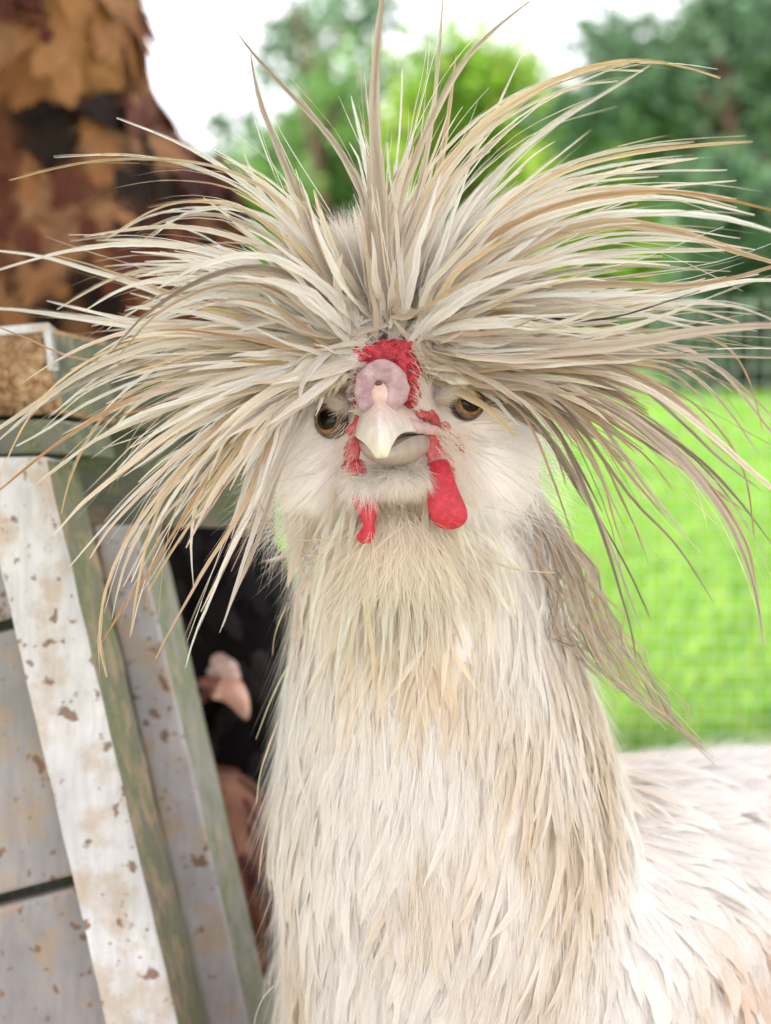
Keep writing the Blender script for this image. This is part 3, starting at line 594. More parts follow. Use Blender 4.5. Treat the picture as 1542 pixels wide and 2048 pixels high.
# --- crest. guides are traced root-last: (points tip->root in photo px, width px, tone, tip depth)
G = [
 ([(556, 1082), (530, 1030), (508, 975), (520, 930), (575, 800)], 6, 'y', .46),
 ([(372, 1336), (390, 1270), (420, 1200), (447, 1130), (480, 1060), (515, 985), (545, 900), (590, 800)], 15, 'w', .455),
 ([(312, 1318), (340, 1262), (380, 1190), (420, 1120), (460, 1060), (500, 985), (530, 910), (585, 790)], 17, 't', .44),
 ([(262, 1275), (273, 1195), (290, 1103), (310, 1034), (336, 982), (400, 900), (500, 815), (610, 770)], 10, 'y', .42),
 ([(200, 1292), (249, 1215), (302, 1139), (354, 1054), (394, 986), (434, 930), (466, 881), (540, 815), (620, 765)], 11, 'o', .435),
 ([(212, 1355), (199, 1300), (199, 1243), (213, 1171), (241, 1103), (281, 1034), (330, 978), (374, 922), (440, 850), (560, 780), (640, 750)], 12, 'y', .43),
 ([(181, 1117), (220, 1055), (280, 990), (340, 925), (420, 860), (520, 795), (630, 750)], 18, 'c', .45),
 ([(108, 1072), (160, 1010), (220, 960), (300, 893), (380, 838), (470, 785), (600, 735)], 28, 'c', .44),
 ([(124, 1028), (135, 975), (160, 910), (195, 850), (240, 800), (340, 750), (480, 720)], 11, 'y', .43),
 ([(60, 980), (130, 925), (190, 880), (260, 848), (330, 820), (420, 785), (560, 735)], 18, 'c', .455),
 ([(-10, 990), (60, 930), (120, 882), (180, 842), (240, 807), (320, 775), (450, 745), (590, 725)], 17, 'o', .43),
 ([(34, 893), (90, 862), (160, 815), (230, 780), (300, 752), (420, 732), (600, 720)], 12, 'w', .46),
 ([(0, 955), (24, 897), (60, 830), (110, 770), (200, 710), (320, 670), (480, 670)], 9, 'y', .43),
 ([(-60, 900), (0, 855), (80, 800), (161, 745), (241, 708), (320, 682), (450, 675), (610, 705)], 40, 'c', .44),
 ([(0, 880), (90, 800), (180, 735), (260, 700), (360, 680), (500, 690), (640, 715)], 30, 'w', .47),
 ([(150, 760), (200, 720), (260, 665), (330, 620), (420, 590), (520, 600), (660, 670)], 14, 'w', .48),
 ([(-30, 645), (60, 680), (130, 712), (220, 726), (300, 730), (450, 720), (560, 715)], 6, 't', .45),
 ([(-40, 615), (60, 622), (160, 635), (260, 648), (360, 668), (480, 695), (640, 715)], 30, 'w', .50),
 ([(225, 705), (270, 648), (330, 600), (400, 560), (480, 535), (560, 542), (630, 580), (680, 640), (705, 680)], 20, 'd', .42),
 ([(240, 712), (300, 640), (370, 595), (450, 568), (540, 575), (640, 640)], 12, 't', .43),
 ([(115, 620), (180, 580), (250, 548), (330, 538), (420, 535), (520, 545), (620, 585), (700, 650)], 24, 'c', .49),
 ([(-30, 500), (80, 512), (180, 540), (260, 563), (340, 592), (450, 632), (560, 665), (660, 690)], 24, 'w', .50),
 ([(-20, 547), (80, 515), (160, 497), (260, 487), (360, 492), (450, 512), (560, 555), (690, 640)], 22, 'w', .485),
 ([(330, 445), (400, 470), (460, 505), (530, 545), (640, 610)], 5, 'w', .49),
 ([(212, 480), (300, 432), (380, 424), (470, 440), (540, 475), (620, 540), (710, 630)], 13, 'w', .475),
 ([(215, 476), (270, 441), (330, 411), (400, 402), (480, 415), (560, 470), (680, 600)], 10, 'y', .47),
 ([(20, 363), (100, 340), (200, 322), (300, 318), (400, 326), (480, 350), (540, 385), (620, 470), (720, 600)], 16, 'y', .455),
 ([(430, 300), (500, 345), (570, 420), (650, 520), (730, 620)], 10, 'w', .49),
 ([(490, 310), (520, 380), (580, 460), (660, 540), (740, 630)], 26, 'w', .50),
 ([(500, 105), (520, 200), (555, 290), (590, 375), (620, 460), (655, 540), (720, 640)], 34, 'g', .425),
 ([(468, 55), (500, 100), (560, 165), (645, 255), (690, 320), (730, 410), (765, 610)], 22, 'g', .44),
 ([(703, 195), (718, 260), (735, 340), (750, 430), (765, 600)], 22, 'w', .48),
 ([(772, -60), (757, 60), (750, 200), (755, 330), (765, 450), (778, 620)], 44, 'g', .405),
 ([(803, 140), (800, 250), (790, 380), (785, 600)], 8, 'w', .47),
 ([(888, -30), (878, 110), (862, 250), (840, 370), (805, 500), (785, 630)], 16, 'g', .47),
 ([(1085, -15), (1000, 48), (925, 125), (872, 220), (822, 330), (785, 440), (772, 600)], 30, 'g', .42),
 ([(755, 640), (738, 560), (735, 500), (760, 420), (800, 330)][::-1], 16, 't', .44),
 ([(1050, 97), (1020, 160), (985, 235), (930, 340), (870, 460), (800, 620)], 10, 'w', .475),
 ([(1440, 158), (1350, 129), (1250, 122), (1150, 142), (1050, 190), (960, 255), (880, 350), (825, 480), (795, 620)], 26, 'y', .44),
 ([(1300, 132), (1200, 192), (1120, 240), (1030, 310), (950, 390), (870, 500), (800, 630)], 24, 'w', .50),
 ([(1505, 285), (1380, 292), (1250, 308), (1130, 340), (1030, 395), (920, 490), (810, 635)], 22, 'y', .475),
 ([(1452, 342), (1330, 342), (1200, 350), (1090, 380), (970, 450), (840, 600)], 12, 'w', .48),
 ([(1580, 432), (1470, 402), (1350, 383), (1230, 386), (1110, 412), (980, 480), (850, 610)], 28, 'o', .43),
 ([(1600, 480), (1450, 436), (1300, 425), (1180, 437), (1040, 485), (910, 570), (820, 650)], 30, 'w', .50),
 ([(1620, 545), (1480, 505), (1350, 462), (1200, 447), (1050, 490), (920, 575), (830, 655)], 36, 't', .45),
 ([(1480, 500), (1350, 500), (1200, 505), (1050, 540), (900, 620), (840, 660)], 34, 'w', .46),
 ([(1600, 515), (1480, 552), (1350, 572), (1200, 565), (1050, 575), (900, 630), (840, 670)], 30, 't', .44),
 ([(1630, 570), (1500, 560), (1340, 592), (1200, 602), (1020, 615), (860, 665)], 26, 'w', .47),
 ([(1400, 582), (1330, 605), (1250, 630), (1170, 642), (1080, 640)], 6, 'b', .428),
 ([(1600, 672), (1520, 628), (1430, 606), (1300, 612), (1150, 625), (970, 645), (860, 680)], 16, 'w', .50),
 ([(1300, 640), (1200, 662), (1100, 655), (1000, 640), (900, 650), (850, 675)], 22, 'c', .43),
 ([(1700, 660), (1540, 650), (1400, 660), (1260, 685), (1100, 700), (950, 705), (860, 700)], 46, 'g', .405),
 ([(1430, 745), (1340, 735), (1200, 720), (1050, 712), (900, 715)], 5, 'd', .45),
 ([(1525, 865), (1505, 782), (1477, 718), (1432, 680), (1330, 660), (1100, 670), (900, 690)], 8, 't', .47),
 ([(1640, 1060), (1560, 990), (1440, 890), (1350, 800), (1230, 735), (1050, 715), (880, 720)], 28, 't', .45),
 ([(1620, 960), (1540, 860), (1460, 760), (1380, 700), (1250, 680), (1050, 690), (880, 705)], 20, 'g', .48),
 ([(1527, 1300), (1515, 1200), (1485, 1100), (1430, 1000), (1330, 890), (1200, 800), (1030, 745), (890, 730)], 30, 'g', .44),
 ([(1700, 1080), (1600, 1020), (1500, 940), (1400, 850), (1280, 770), (1120, 725), (900, 725)], 22, 'c', .42),
 ([(1518, 1200), (1495, 1090), (1450, 1010), (1380, 930), (1290, 850), (1150, 775), (920, 735)], 24, 't', .47),
 ([(1507, 1075), (1500, 1008), (1488, 940), (1440, 860), (1330, 770), (1100, 725), (900, 725)], 7, 't', .46),
 ([(1492, 1025), (1400, 960), (1300, 890), (1180, 810), (1050, 760), (900, 740)], 22, 't', .46),
 ([(1427, 1205), (1355, 1092), (1273, 1008), (1207, 920), (1150, 840), (1070, 775), (930, 745)], 12, 'd', .46),
 ([(1296, 1128), (1269, 1054), (1237, 986), (1203, 915), (1140, 830), (1060, 775), (940, 750)], 10, 't', .465),
 ([(1345, 980), (1290, 910), (1220, 860), (1130, 800), (1030, 760), (930, 745)], 12, 't', .47),
 ([(1271, 1325), (1264, 1267), (1241, 1185), (1219, 1108), (1187, 1017), (1150, 930), (1112, 855), (1040, 785), (950, 760)], 15, 'd', .465),
 ([(1146, 1078), (1123, 1008), (1098, 940), (1075, 880), (1040, 820), (980, 775)], 9, 't', .47),
 ([(1300, 1240), (1260, 1150), (1200, 1040), (1130, 930), (1070, 840), (980, 770)], 6, 'd', .475),
]
MANE = []
for k in range(62):
    a = rng.uniform(-.05, 1.35); b = rng.normal(0, 30); c = rng.normal(0, 22)
    MANE.append(([(1418 - a * 190 + b, 1500 - a * 130 + b), (1341 - a * 150 + c, 1426 - a * 110), (1272 - a * 110 + b, 1345 - a * 70 - c), (1225 - a * 80 + c, 1255 - a * 40), (1176 - a * 60 + b * .7, 1145 - a * 20), (1125 - a * 40, 1055), (1080 - a * 40, 985), (1035 - a * 30, 880)], rng.uniform(3.5, 10), random.choice('gtddg'), rng.uniform(.475, .50)))
def gpts(g, jit=0, ln=1.0, rj=18, dj=0.0):
    pts = np.array(g[0], float)[::-1]; n = len(pts)
    droot = .474
    x0, y0 = pts[0]
    if y0 > 850: droot = .485
    elif n > 2:
        if x0 < 712: pts = np.vstack([[708, 680 - .12 * (700 - min(y0, 700))], pts]); droot = .462
        elif x0 > 838: pts = np.vstack([[846, 676], pts]); droot = .462
        else: pts = np.vstack([[775 + (x0 - 775) * .6, 652], pts]); droot = .464
        n += 1
    t = np.linspace(0, 1, n); dep = droot + (g[3] - droot) * t ** 1.2 - .010 * np.sin(t * math.pi) * (g[3] < .49)
    return pts, dep + dj
acc_extra = Acc(); nfeather = [0]
def put_crest(pts2, dep, wpx, tone, single, nb, jit=.06):
    c0, c1 = (np.array(x) for x in TONE[tone]); v_ = rng.uniform(.88, 1.1); c0 = np.clip(c0 * v_, 0, .94); c1 = np.clip(c1 * v_ * rng.uniform(.9, 1.08), 0, .93)
    P3 = P(pts2[:, 0], pts2[:, 1], dep); nr = norm(-FW * 1.0 + UP * .5 + rng.normal(0, .28, 3))
    a = Acc() if single else acc_extra
    feather(a, P3, wpx / F * .455, nr, c0, c1, M=18 if single else 13, nb=nb, cols=5 if single else 3, fold=rng.uniform(.1, .4), bw=.00018, blade=.86, twist=rng.normal(0, .28), spread=(.12, .34))
    if single:
        o = a.build('crest_feather', M_CREST); set_parent(o, hen)
        if wpx >= 10: nfeather[0] += 1
for g in G:
    pts, dep = gpts(g); put_crest(pts, dep, g[1] * 1.12, g[2], True, 60)
for g in MANE:
    pts, dep = gpts(g); dep[0] = .505; dep[1] = .498; put_crest(pts, dep, g[1], g[2], False, 22)
def resamp(g, n=9):
    pts, dep = gpts(g); q = np.column_stack([pts, dep * 1000]); c = catmull(q, n); return c[:, :2], c[:, 2] / 1000
skip = {48, 53, 36}
GI = [i for i in range(len(G)) if i not in skip and G[i][1] >= 7]; R = {i: resamp(G[i]) for i in GI}
def interp(single, lnr, wr, nb):
    k = rng.integers(0, len(GI) - 1); i, j = GI[k], GI[k + 1]
    (a, da), (b, db) = R[i], R[j]; t = rng.random(); tc_ = t * .3 if t < .5 else 1 - (1 - t) * .3; t = (t + (tc_ - t) * np.linspace(0, 1, 9) ** .8); q = a * (1 - t[:, None]) + b * t[:, None]; d = da * (1 - t) + db * t
    ln = rng.uniform(*lnr); s = np.linspace(0, ln, 9) * 8; i0 = np.minimum(s.astype(int), 7); f = (s - i0)[:, None]
    q = q[i0] * (1 - f) + q[i0 + 1] * f; d = d[i0] * (1 - f[:, 0]) + d[i0 + 1] * f[:, 0]
    tt = np.linspace(0, 1, 9); up_ = (q[-1, 1] < 430) and single
    if q[-1, 1] < 430 and abs(q[-1, 0] - 760) < 420 and rng.random() < (.72 if single else .45): return
    mid = abs(q[-1, 0] - 775) < 190 and q[-1, 1] < 600
    off = rng.normal(0, 1, 2) * [20, 16]; bend = rng.normal(0, 1, 2) * (14 if mid else 22) * (2.6 if rng.random() < .22 else 1)
    q = q + off * (1 - .3 * tt[:, None]) + bend * (tt ** 2)[:, None] * [1, 1.2]
    q[0] += rng.normal(0, 1, 2) * [22, 22]
    q[1:] += np.cumsum(rng.normal(0, 1, (8, 2)), 0) * 2.6
    d = d + rng.uniform(-.008, .022) * (1 - tt * .3) + rng.normal(0, .012) * tt
    d = np.clip(d, .432, .53)
    tn = random.choices('wcytgo', [52, 29, 5, 6, 6, 2])[0]
    if q[-1, 0] > 1050 and q[-1, 1] > 720: tn = random.choices('tgdc', [18, 46, 24, 12])[0]  # darker tones low on the right put the crest's underside shade into colour
    put_crest(q, d, rng.uniform(*wr), tn, single, nb)
for _ in range(270): interp(True, (.40, .92), (9, 29), 46)
for _ in range(760): interp(False, (.20, .58), (14, 40), 22)
for _ in range(480): interp(False, (.3, 1.0), (1.8, 5), 5)
ex = acc_extra.build('crest_underlayer', M_CREST); set_parent(ex, hen); ex['kind'] = 'stuff'

# --- beak
def loft(name, secs, mat, parent, nseg=14, power=1.0, close=True, bulge=1.0):
    """sections: (ridge, left, right) points in px,px,depth; an arch is drawn through each"""
    V = []; n = len(secs); m = nseg
    for R_, L_, T_ in secs:
        r = np.asarray(P(*R_)); l = np.asarray(P(*L_)); q = np.asarray(P(*T_)); 
        for k in range(m + 1):
            a = math.pi * k / m; base = l + (q - l) * (.5 - .5 * math.cos(a)); top = r - (l + q) * .5
            V.append(base + top * ((1 - abs(math.cos(a))) * .50 + .50 * math.sin(a) ** 1.2 if power > 1.2 else math.sin(a) ** power))
        for k in range(m - 1, 0, -1):
            a = math.pi * k / m; base = l + (q - l) * (.5 - .5 * math.cos(a)); V.append(base + (r - (l + q) * .5) * (-.06) * math.sin(a) + FW * .001 * math.sin(a))
    w_ = 2 * m; Q = []
    for i in range(n - 1):
        for k in range(w_): Q.append([i * w_ + k, i * w_ + (k + 1) % w_, (i + 1) * w_ + (k + 1) % w_, (i + 1) * w_ + k])
    o = mesh_np(name, V, Q, mat); bm = bmesh.new(); bm.from_mesh(o.data)
    bmesh.ops.holes_fill(bm, edges=[e for e in bm.edges if e.is_boundary], sides=0); bmesh.ops.recalc_face_normals(bm, faces=bm.faces); bm.to_mesh(o.data); bm.free()
    for p_ in o.data.polygons: p_.use_smooth = True
    s = o.modifiers.new('s', 'SUBSURF'); s.levels = 1; s.render_levels = 2
    set_parent(o, parent); return o
zt = float(P(764, 919, .436)[2]); zb = float(P(764, 775, .45)[2])
M_BEAK = horn_mat('pink_horn_beak', (.84, .77, .77), (.76, .52, .46), (.84, .79, .66), zt, zb)
M_BEAK2 = horn_mat('grey_lower_beak', (.36, .31, .31), (.40, .34, .33), (.46, .40, .36), zt, zb)
loft('upper_beak', [((764, 768, .4560), (716, 862, .4600), (905, 868, .4690)),
                    ((762, 786, .4500), (712, 866, .4550), (862, 868, .4610)),
                    ((760, 803, .4450), (709, 872, .4500), (826, 862, .4530)),
                    ((758, 822, .4405), (714, 877, .4455), (808, 864, .4470)),
                    ((758, 842, .4365), (726, 884, .4420), (796, 872, .4425)),
                    ((759, 866, .4340), (738, 897, .4390), (786, 888, .4390)),
                    ((761, 892, .4335), (747, 909, .4370), (779, 905, .4370)),
                    ((763, 912, .4345), (753, 919, .4362), (774, 918, .4362))], M_BEAK, hen, power=1.45)
loft('lower_beak', [((800, 935, .4560), (716, 880, .4610), (880, 866, .4700)),
                    ((795, 932, .4510), (716, 884, .4560), (866, 868, .4620)),
                    ((785, 928, .4460), (722, 886, .4500), (840, 870, .4540)),
                    ((776, 922, .4420), (735, 892, .4445), (812, 878, .4470)),
                    ((768, 914, .4400), (752, 900, .4410), (785, 896, .4420))], M_BEAK2, hen, power=1.0)
# gape skin running back from the beak corner
bm = bmesh.new()
for (xa, ya, da, ra), (xb, yb, db, rb) in (((806, 846, .4530, .0028), (850, 856, .4565, .0022)), ((850, 856, .4565, .0022), (890, 868, .4600, .0016)), ((890, 868, .4600, .0016), (925, 888, .4640, .0009))):
    for t in np.linspace(0, 1, 7): ell(bm, P(xa + (xb - xa) * t, ya + (yb - ya) * t + rng.normal(0, 1), da + (db - da) * t), (ra + (rb - ra) * t, .0014, (ra + (rb - ra) * t) * .85), sub=2)
mesh_obj('gape_skin', remesh(bm, .0004, 6, 'gape_skin'), skin_mat('pink_gape_skin', (.48, .33, .33), (.62, .46, .45), 900, .3, .0005, vor=False), hen)
# knob
bm = bmesh.new(); arc = [(726, 818), (717, 800), (715, 778), (724, 756), (742, 739), (764, 733), (786, 741), (801, 759), (806, 780), (804, 798), (794, 813)]
arc = [((x - 762) * .68 + 762 + 3 * math.sin(y * .3), (y - 782) * .72 + 779) for x, y in arc]
for i in range(len(arc) - 1):
    for t in np.linspace(0, 1, 5):
        x = arc[i][0] * (1 - t) + arc[i + 1][0] * t; y = arc[i][1] * (1 - t) + arc[i + 1][1] * t
        up = 1 - (y - 740) / 90; ell(bm, P(x, y, .4475 + up * .0015), ((.0031 + .0009 * up) * rng.uniform(.85, 1.1), .0016, (.0029 + .0010 * up) * rng.uniform(.85, 1.1)), sub=2)
ell(bm, P(762, 765, .4495), (.0045, .002, .004), sub=3); ell(bm, P(768, 752, .4475), (.0035, .0018, .0022), sub=2)
knob = mesh_obj('nostril_knob', remesh(bm, .00035, 8, 'nostril_knob'), M_KNOB, hen)
bm = bmesh.new(); ell(bm, P(757, 767, .4462), (.0011, .0006, .0007), sub=2)
ns = MB('nostril_dark'); ns.p.inputs['Base Color'].default_value = (.10, .05, .03, 1)
bm_obj('nostril', bm, ns.m).parent = knob
bm = bmesh.new(); ell(bm, P(760, 792, .4476), (.0027, .0020, .0040), sub=3)
set_parent(bm_obj('beak_base_skin', bm, skin_mat('orange_pink_skin', (.58, .40, .36), (.74, .58, .52), 900, .3, .0003, vor=False)), hen)
# comb
bm = bmesh.new(); pc = []
for x0, x1, y0, y1, n_, dd_ in ((708, 830, 684, 722, 60, .4540), (795, 838, 715, 805, 48, .4540), (708, 722, 722, 830, 18, .4555), (722, 800, 712, 735, 18, .4545)):
    for _ in range(n_): pc.append((rng.uniform(x0, x1), rng.uniform(y0, y1), dd_ + rng.uniform(-.0012, .0010), rng.uniform(6, 12)))
pc = [q_ for q_ in pc if not (q_[0] < 752 and q_[1] < 690)]
for x, y, d, r in pc:
    rr = r / F * .455; ell(bm, P(x, y, d), (rr * rng.uniform(.8, 1.3), rr, rr * rng.uniform(.7, 1.2)), sub=2)
for x, y, r in ((725, 703, 20), (760, 706, 20), (800, 703, 22), (815, 740, 17), (824, 775, 16), (822, 803, 16), (716, 760, 9), (714, 800, 9)): rr = r / F * .455; ell(bm, P(x, y, .4560), (rr, .002, rr), sub=2)
mesh_obj('comb', remesh(bm, .00034, 14, 'comb'), M_RED, hen)
# bare face skin
bm = bmesh.new()
def chain(bm, pts, r):
    for i in range(len(pts) - 1):
        for t in np.linspace(0, 1, 13):
            a, b = pts[i], pts[i + 1]; q = [a[k] * (1 - t) + b[k] * t for k in range(4)]; rr = q[3] * rng.uniform(.45, 1.0) / F * .455
            ell(bm, P(q[0] + rng.normal(0, q[3] * .40), q[1] + rng.normal(0, q[3] * .40), q[2] + .0006), (rr, .0009, rr), sub=2)
chain(bm, [(838, 826, .4560, 9), (866, 836, .4590, 10), (892, 856, .4620, 9), (914, 884, .4640, 7), (926, 905, .4660, 5)], 1)
chain(bm, [(862, 872, .4590, 12), (872, 905, .4590, 16), (886, 930, .4585, 18), (893, 955, .4580, 16)], 1)
chain(bm, [(900, 930, .4615, 10), (908, 960, .4620, 8)], 1)
chain(bm, [(716, 835, .4560, 9), (704, 862, .4572, 10), (694, 900, .4590, 8), (686, 934, .4605, 6)], 1)
chain(bm, [(712, 885, .4565, 11), (706, 915, .4568, 11), (708, 945, .4570, 11), (716, 975, .4565, 11)], 1)
mesh_obj('face_skin', remesh(bm, .0004, 4, 'face_skin'), M_RED2, hen)
# wattles
def drop(name, pts, sm):
    bm = bmesh.new()
    for i in range(len(pts) - 1):
        for t in np.linspace(0, 1, 9):
            q = [pts[i][k] * (1 - t) + pts[i + 1][k] * t for k in range(4)]; ell(bm, P(q[0], q[1], q[2]), (q[3] / F * .455, .0025, q[3] * .8 / F * .455), sub=3)
    mesh_obj('wattle', remesh(bm, .0004, sm, 'wattle'), M_WAT, hen)
M_WAT = skin_mat('red_wattle_flesh', (0.40, 0.012, 0.028), (0.56, 0.028, 0.055), 1900, 0.5, 0.0004)
drop('wattle', [(880, 935, .4570, 22), (881, 958, .4552, 28), (887, 995, .4535, 35), (894, 1018, .4530, 39), (899, 1030, .4530, 38)], 14)
drop('wattle', [(716, 930, .4565, 16), (722, 965, .4550, 23), (731, 1000, .4538, 28), (736, 1025, .4535, 20), (738, 1048, .4530, 11), (736, 1062, .4528, 15), (731, 1074, .4526, 19)], 8)
# whiskers over the red skin
kk = 420; bx = np.where(rng.random(kk) < .65, rng.uniform(868, 940, kk), rng.uniform(680, 722, kk)); by = rng.uniform(840, 1000, kk); right = bx > 800
q = P(bx, by, np.where(right, .4575, .4572)); d = norm(np.where(right, .8, -.6)[:, None] * RX - UP * .7 + rng.normal(0, .15, (kk, 3)))
strand_field('bristles', q, np.repeat(-FW[None], kk, 0), d, (.004, .009), (.00012, .00022), .1, np.repeat([[.88, .80, .72]], kk, 0), M_FLUFF, .25)
kk = 500; sd_ = rng.random(kk) < .5; q = P(np.where(sd_, rng.uniform(692, 716, kk), rng.uniform(836, 862, kk)), rng.uniform(672, 825, kk), rng.uniform(.4520, .4555, kk)); d = norm(np.where(sd_, .55, -.6)[:, None] * RX + UP * np.where(sd_, .2, .7)[:, None] - FW * .35 + rng.normal(0, .35, (kk, 3)))
strand_field('bristles', q, np.repeat(-FW[None], kk, 0), d, (.0025, .0060), (.00012, .00024), .1, np.repeat([[.95, .90, .86]], kk, 0), M_FLUFF, .25)
q = P(rng.uniform(745, 850, 130), rng.uniform(960, 985, 130), np.full(130, .4535)); d = norm(-UP + rng.normal(0, .25, (130, 3)))
strand_field('bristles', q, np.repeat(-FW[None], 130, 0), d, (.003, .008), (.00012, .00022), .05, np.repeat([[.66, .54, .36]], 130, 0), M_FLUFF, .25)

# eyes
def eye(cx, cy, d, r, gaze, ring, rot):
    c = np.asarray(P(cx, cy, d)); g = norm(np.array(gaze[0] * RX + gaze[1] * UP - gaze[2] * FW))
    b = MB('amber_eye'); tcx = b.n('ShaderNodeTexCoord'); vm = b.n('ShaderNodeVectorMath', operation='NORMALIZE'); b.l(tcx.outputs['Object'], vm.inputs[0])
    dt = b.n('ShaderNodeVectorMath', operation='DOT_PRODUCT'); b.l(vm.outputs[0], dt.inputs[0]); dt.inputs[1].default_value = tuple(g)
    nn = b.noise(b.coord(), 900, 4)
    iris = b.ramp(nn, [(.35, (.18, .085, .03)), (.65, (.42, .24, .10))])
    f_ = b.ramp(dt.outputs['Value'], [(.58, 0.0), (.66, 1.0)]); pu = b.ramp(dt.outputs['Value'], [(.80, 0.0), (.83, 1.0)])
    b.l(b.mix(pu, b.mix(f_, (.05, .03, .02), iris), (.003, .003, .003)), b.p.inputs['Base Color'])
    b.p.inputs['Roughness'].default_value = .05; b.p.inputs['Specular IOR Level'].default_value = .28
    bm = bmesh.new(); bmesh.ops.create_icosphere(bm, subdivisions=4, radius=r)
    o = bm_obj('eye', bm, b.m); o.location = c; set_parent(o, hen)
    # eyelid ring: torus squashed around the eye
    bm = bmesh.new(); rx, ry = ring; a1 = norm(np.cross(UP, g)); a2 = norm(np.cross(g, a1)); K = 30; cr_, sr = math.cos(rot), math.sin(rot); prev = []
    for i in range(K):
        a = 2 * math.pi * i / K; u, w2 = rx * math.cos(a), ry * math.sin(a); uu, ww = u * cr_ - w2 * sr, u * sr + w2 * cr_
        h = math.sqrt(max(r * r - uu * uu - ww * ww, 0)); ell(bm, c + a1 * uu + a2 * ww + g * (h * .86 + .0002), 0.00062 + .00022 * abs(math.sin(3 * a)), sub=2)
    lid = mesh_obj('eyelid', remesh(bm, .00028, 3, 'eyelid'), M_LID, None); set_parent(lid, o)
    return o
eye(664, 843, .4668, .0054, (-.30, .08, .9), (.0038, .0048), .15)
eye(934, 808, .4678, .0053, (.22, .08, .95), (.0042, .0042), -.2)
bm = bmesh.new()
for pts in ([(606, 771, .4650, 13), (636, 778, .4612, 14), (664, 790, .4602, 14), (688, 810, .4606, 12)], [(880, 797, .4618, 12), (903, 779, .4605, 14), (932, 763, .4608, 14), (962, 751, .4630, 14), (995, 745, .4670, 12)]):
    for i in range(len(pts) - 1):
        for t in np.linspace(0, 1, 8): q = [pts[i][k] * (1 - t) + pts[i + 1][k] * t for k in range(4)]; ell(bm, P(q[0], q[1], q[2]), (q[3] / F * .46, .0030, q[3] / F * .46), sub=2)
brow_me = remesh(bm, .0005, 8, 'brow'); mesh_obj('brow', brow_me, M_WSKIN, hen)
bc = np.array([v_.co[:] for v_ in brow_me.vertices]); bn = np.array([v_.normal[:] for v_ in brow_me.vertices]); kx = rng.integers(0, len(bc), 15000); bc, bn = bc[kx], bn[kx]; bx_, by_, _ = PX(bc); kq = (bn @ -FW) > -.3; bc, bn, bx_ = bc[kq], bn[kq], bx_[kq]
d = norm(np.where(bx_ < 780, -1.0, 1.0)[:, None] * RX + UP * np.where(bx_ < 780, .10, .40)[:, None] + rng.normal(0, .16, (len(bc), 3))); d = norm(d - bn * (d * bn).sum(1, keepdims=True))
strand_field('brow_down', bc, bn, d, (.002, .0055), (.00012, .00024), .12, np.clip(np.array([.95, .89, .84]) * rng.uniform(.80, 1.05, (len(bc), 1)), 0, .96), M_FLUFF, .2, 6, .05)
# brow locks falling over the tops of the eyes
acc = Acc()
for k in range(260):
    if k % 2: a = np.array([rng.uniform(840, 930), 0]); a[1] = rng.uniform(690, 752) + (a[0] - 840) * .12; e = np.array([a[0] + rng.uniform(50, 170), 0]); e[1] = min(784 - (e[0] - 920) * .14, 788) - abs(rng.normal(0, 15)) - 3
    else: a = np.array([rng.uniform(630, 708), rng.uniform(700, 765)]); e = np.array([a[0] - rng.uniform(20, 120), 0]); e[1] = 806 + (a[0] - e[0]) * .30 - (a[0] - 640) * .35 - abs(rng.normal(0, 18))
    m_ = (a + e) / 2 + [0, -12]; dz = rng.uniform(.4515, .4580); c = np.array([.84, .76, .64]) * rng.uniform(.88, 1.05)
    feather(acc, [P(*a, dz + .003), P(*(a * .5 + m_ * .5), dz - .001), P(*m_, dz - .002), P(*(m_ * .4 + e * .6), dz - .002), P(*e, dz)], rng.uniform(.0018, .0040), -FW + .4 * UP, c, c * .92, M=9, nb=20, cols=3, prof=prof_hackle, fold=.25, blade=.75, bw=.00018)
bw_ = acc.build('brow_locks', M_CREST); set_parent(bw_, hen); bw_['kind'] = 'stuff'

# ------------------------------------------------------------------ the other hens
def frayed_feather(seed, lace, nb=70):
    a = Acc(); base, edge = (np.array(x) for x in lace); L = [(0, 0, 0), (0, .35, .03), (0, .7, .04), (0, 1, .02)]
    feather(a, L, .62, np.array([0, 0, 1.0]), base, edge, M=9, nb=nb, cols=5, prof=lambda s: np.sin(np.clip(s * .9 + .12, 0, 1) * math.pi) ** .6, fold=.12, blade=.62, bw=.022, spread=(.18, .40))
    return np.concatenate(a.V), np.concatenate(a.Q), np.concatenate(a.T), np.concatenate(a.U)
def round_feather(seed, lace):
    r = np.random.default_rng(seed); M, C_ = 9, 7; s = np.linspace(0, 1, M); u = np.linspace(-1, 1, C_)
    w_ = np.sin(np.clip(s * .93 + .10, 0, 1) * math.pi) ** .55 * .42 * (1 - .35 * (1 - s) ** 2)
    V = np.zeros((M, C_, 3)); V[..., 0] = u[None] * w_[:, None]; V[..., 1] = s[:, None] - (np.abs(u) ** 2)[None] * .06 * s[:, None]; V[..., 2] = .10 * np.sin(s * 2.6)[:, None] - .20 * (u ** 2)[None] * w_[:, None]
    V += r.normal(0, .012, V.shape); idx = np.arange(M * C_).reshape(M, C_)
    Q = np.stack([idx[:-1, :-1], idx[:-1, 1:], idx[1:, 1:], idx[1:, :-1]], -1).reshape(-1, 4)
    base, edge = lace; e = np.clip(np.maximum(np.abs(u)[None] ** 3 * .7, 0) + (s[:, None] > .88) * .6, 0, 1)[..., None]
    C = (np.array(base) * (1 - e) + np.array(edge) * e) * r.uniform(.85, 1.15, (M, C_, 1)); U = np.stack([np.broadcast_to(u[None] * 1.0, (M, C_)), np.broadcast_to(s[:, None], (M, C_)), np.full((M, C_), seed)], -1)
    return V.reshape(-1, 3), Q, C.reshape(-1, 3), U.reshape(-1, 3)
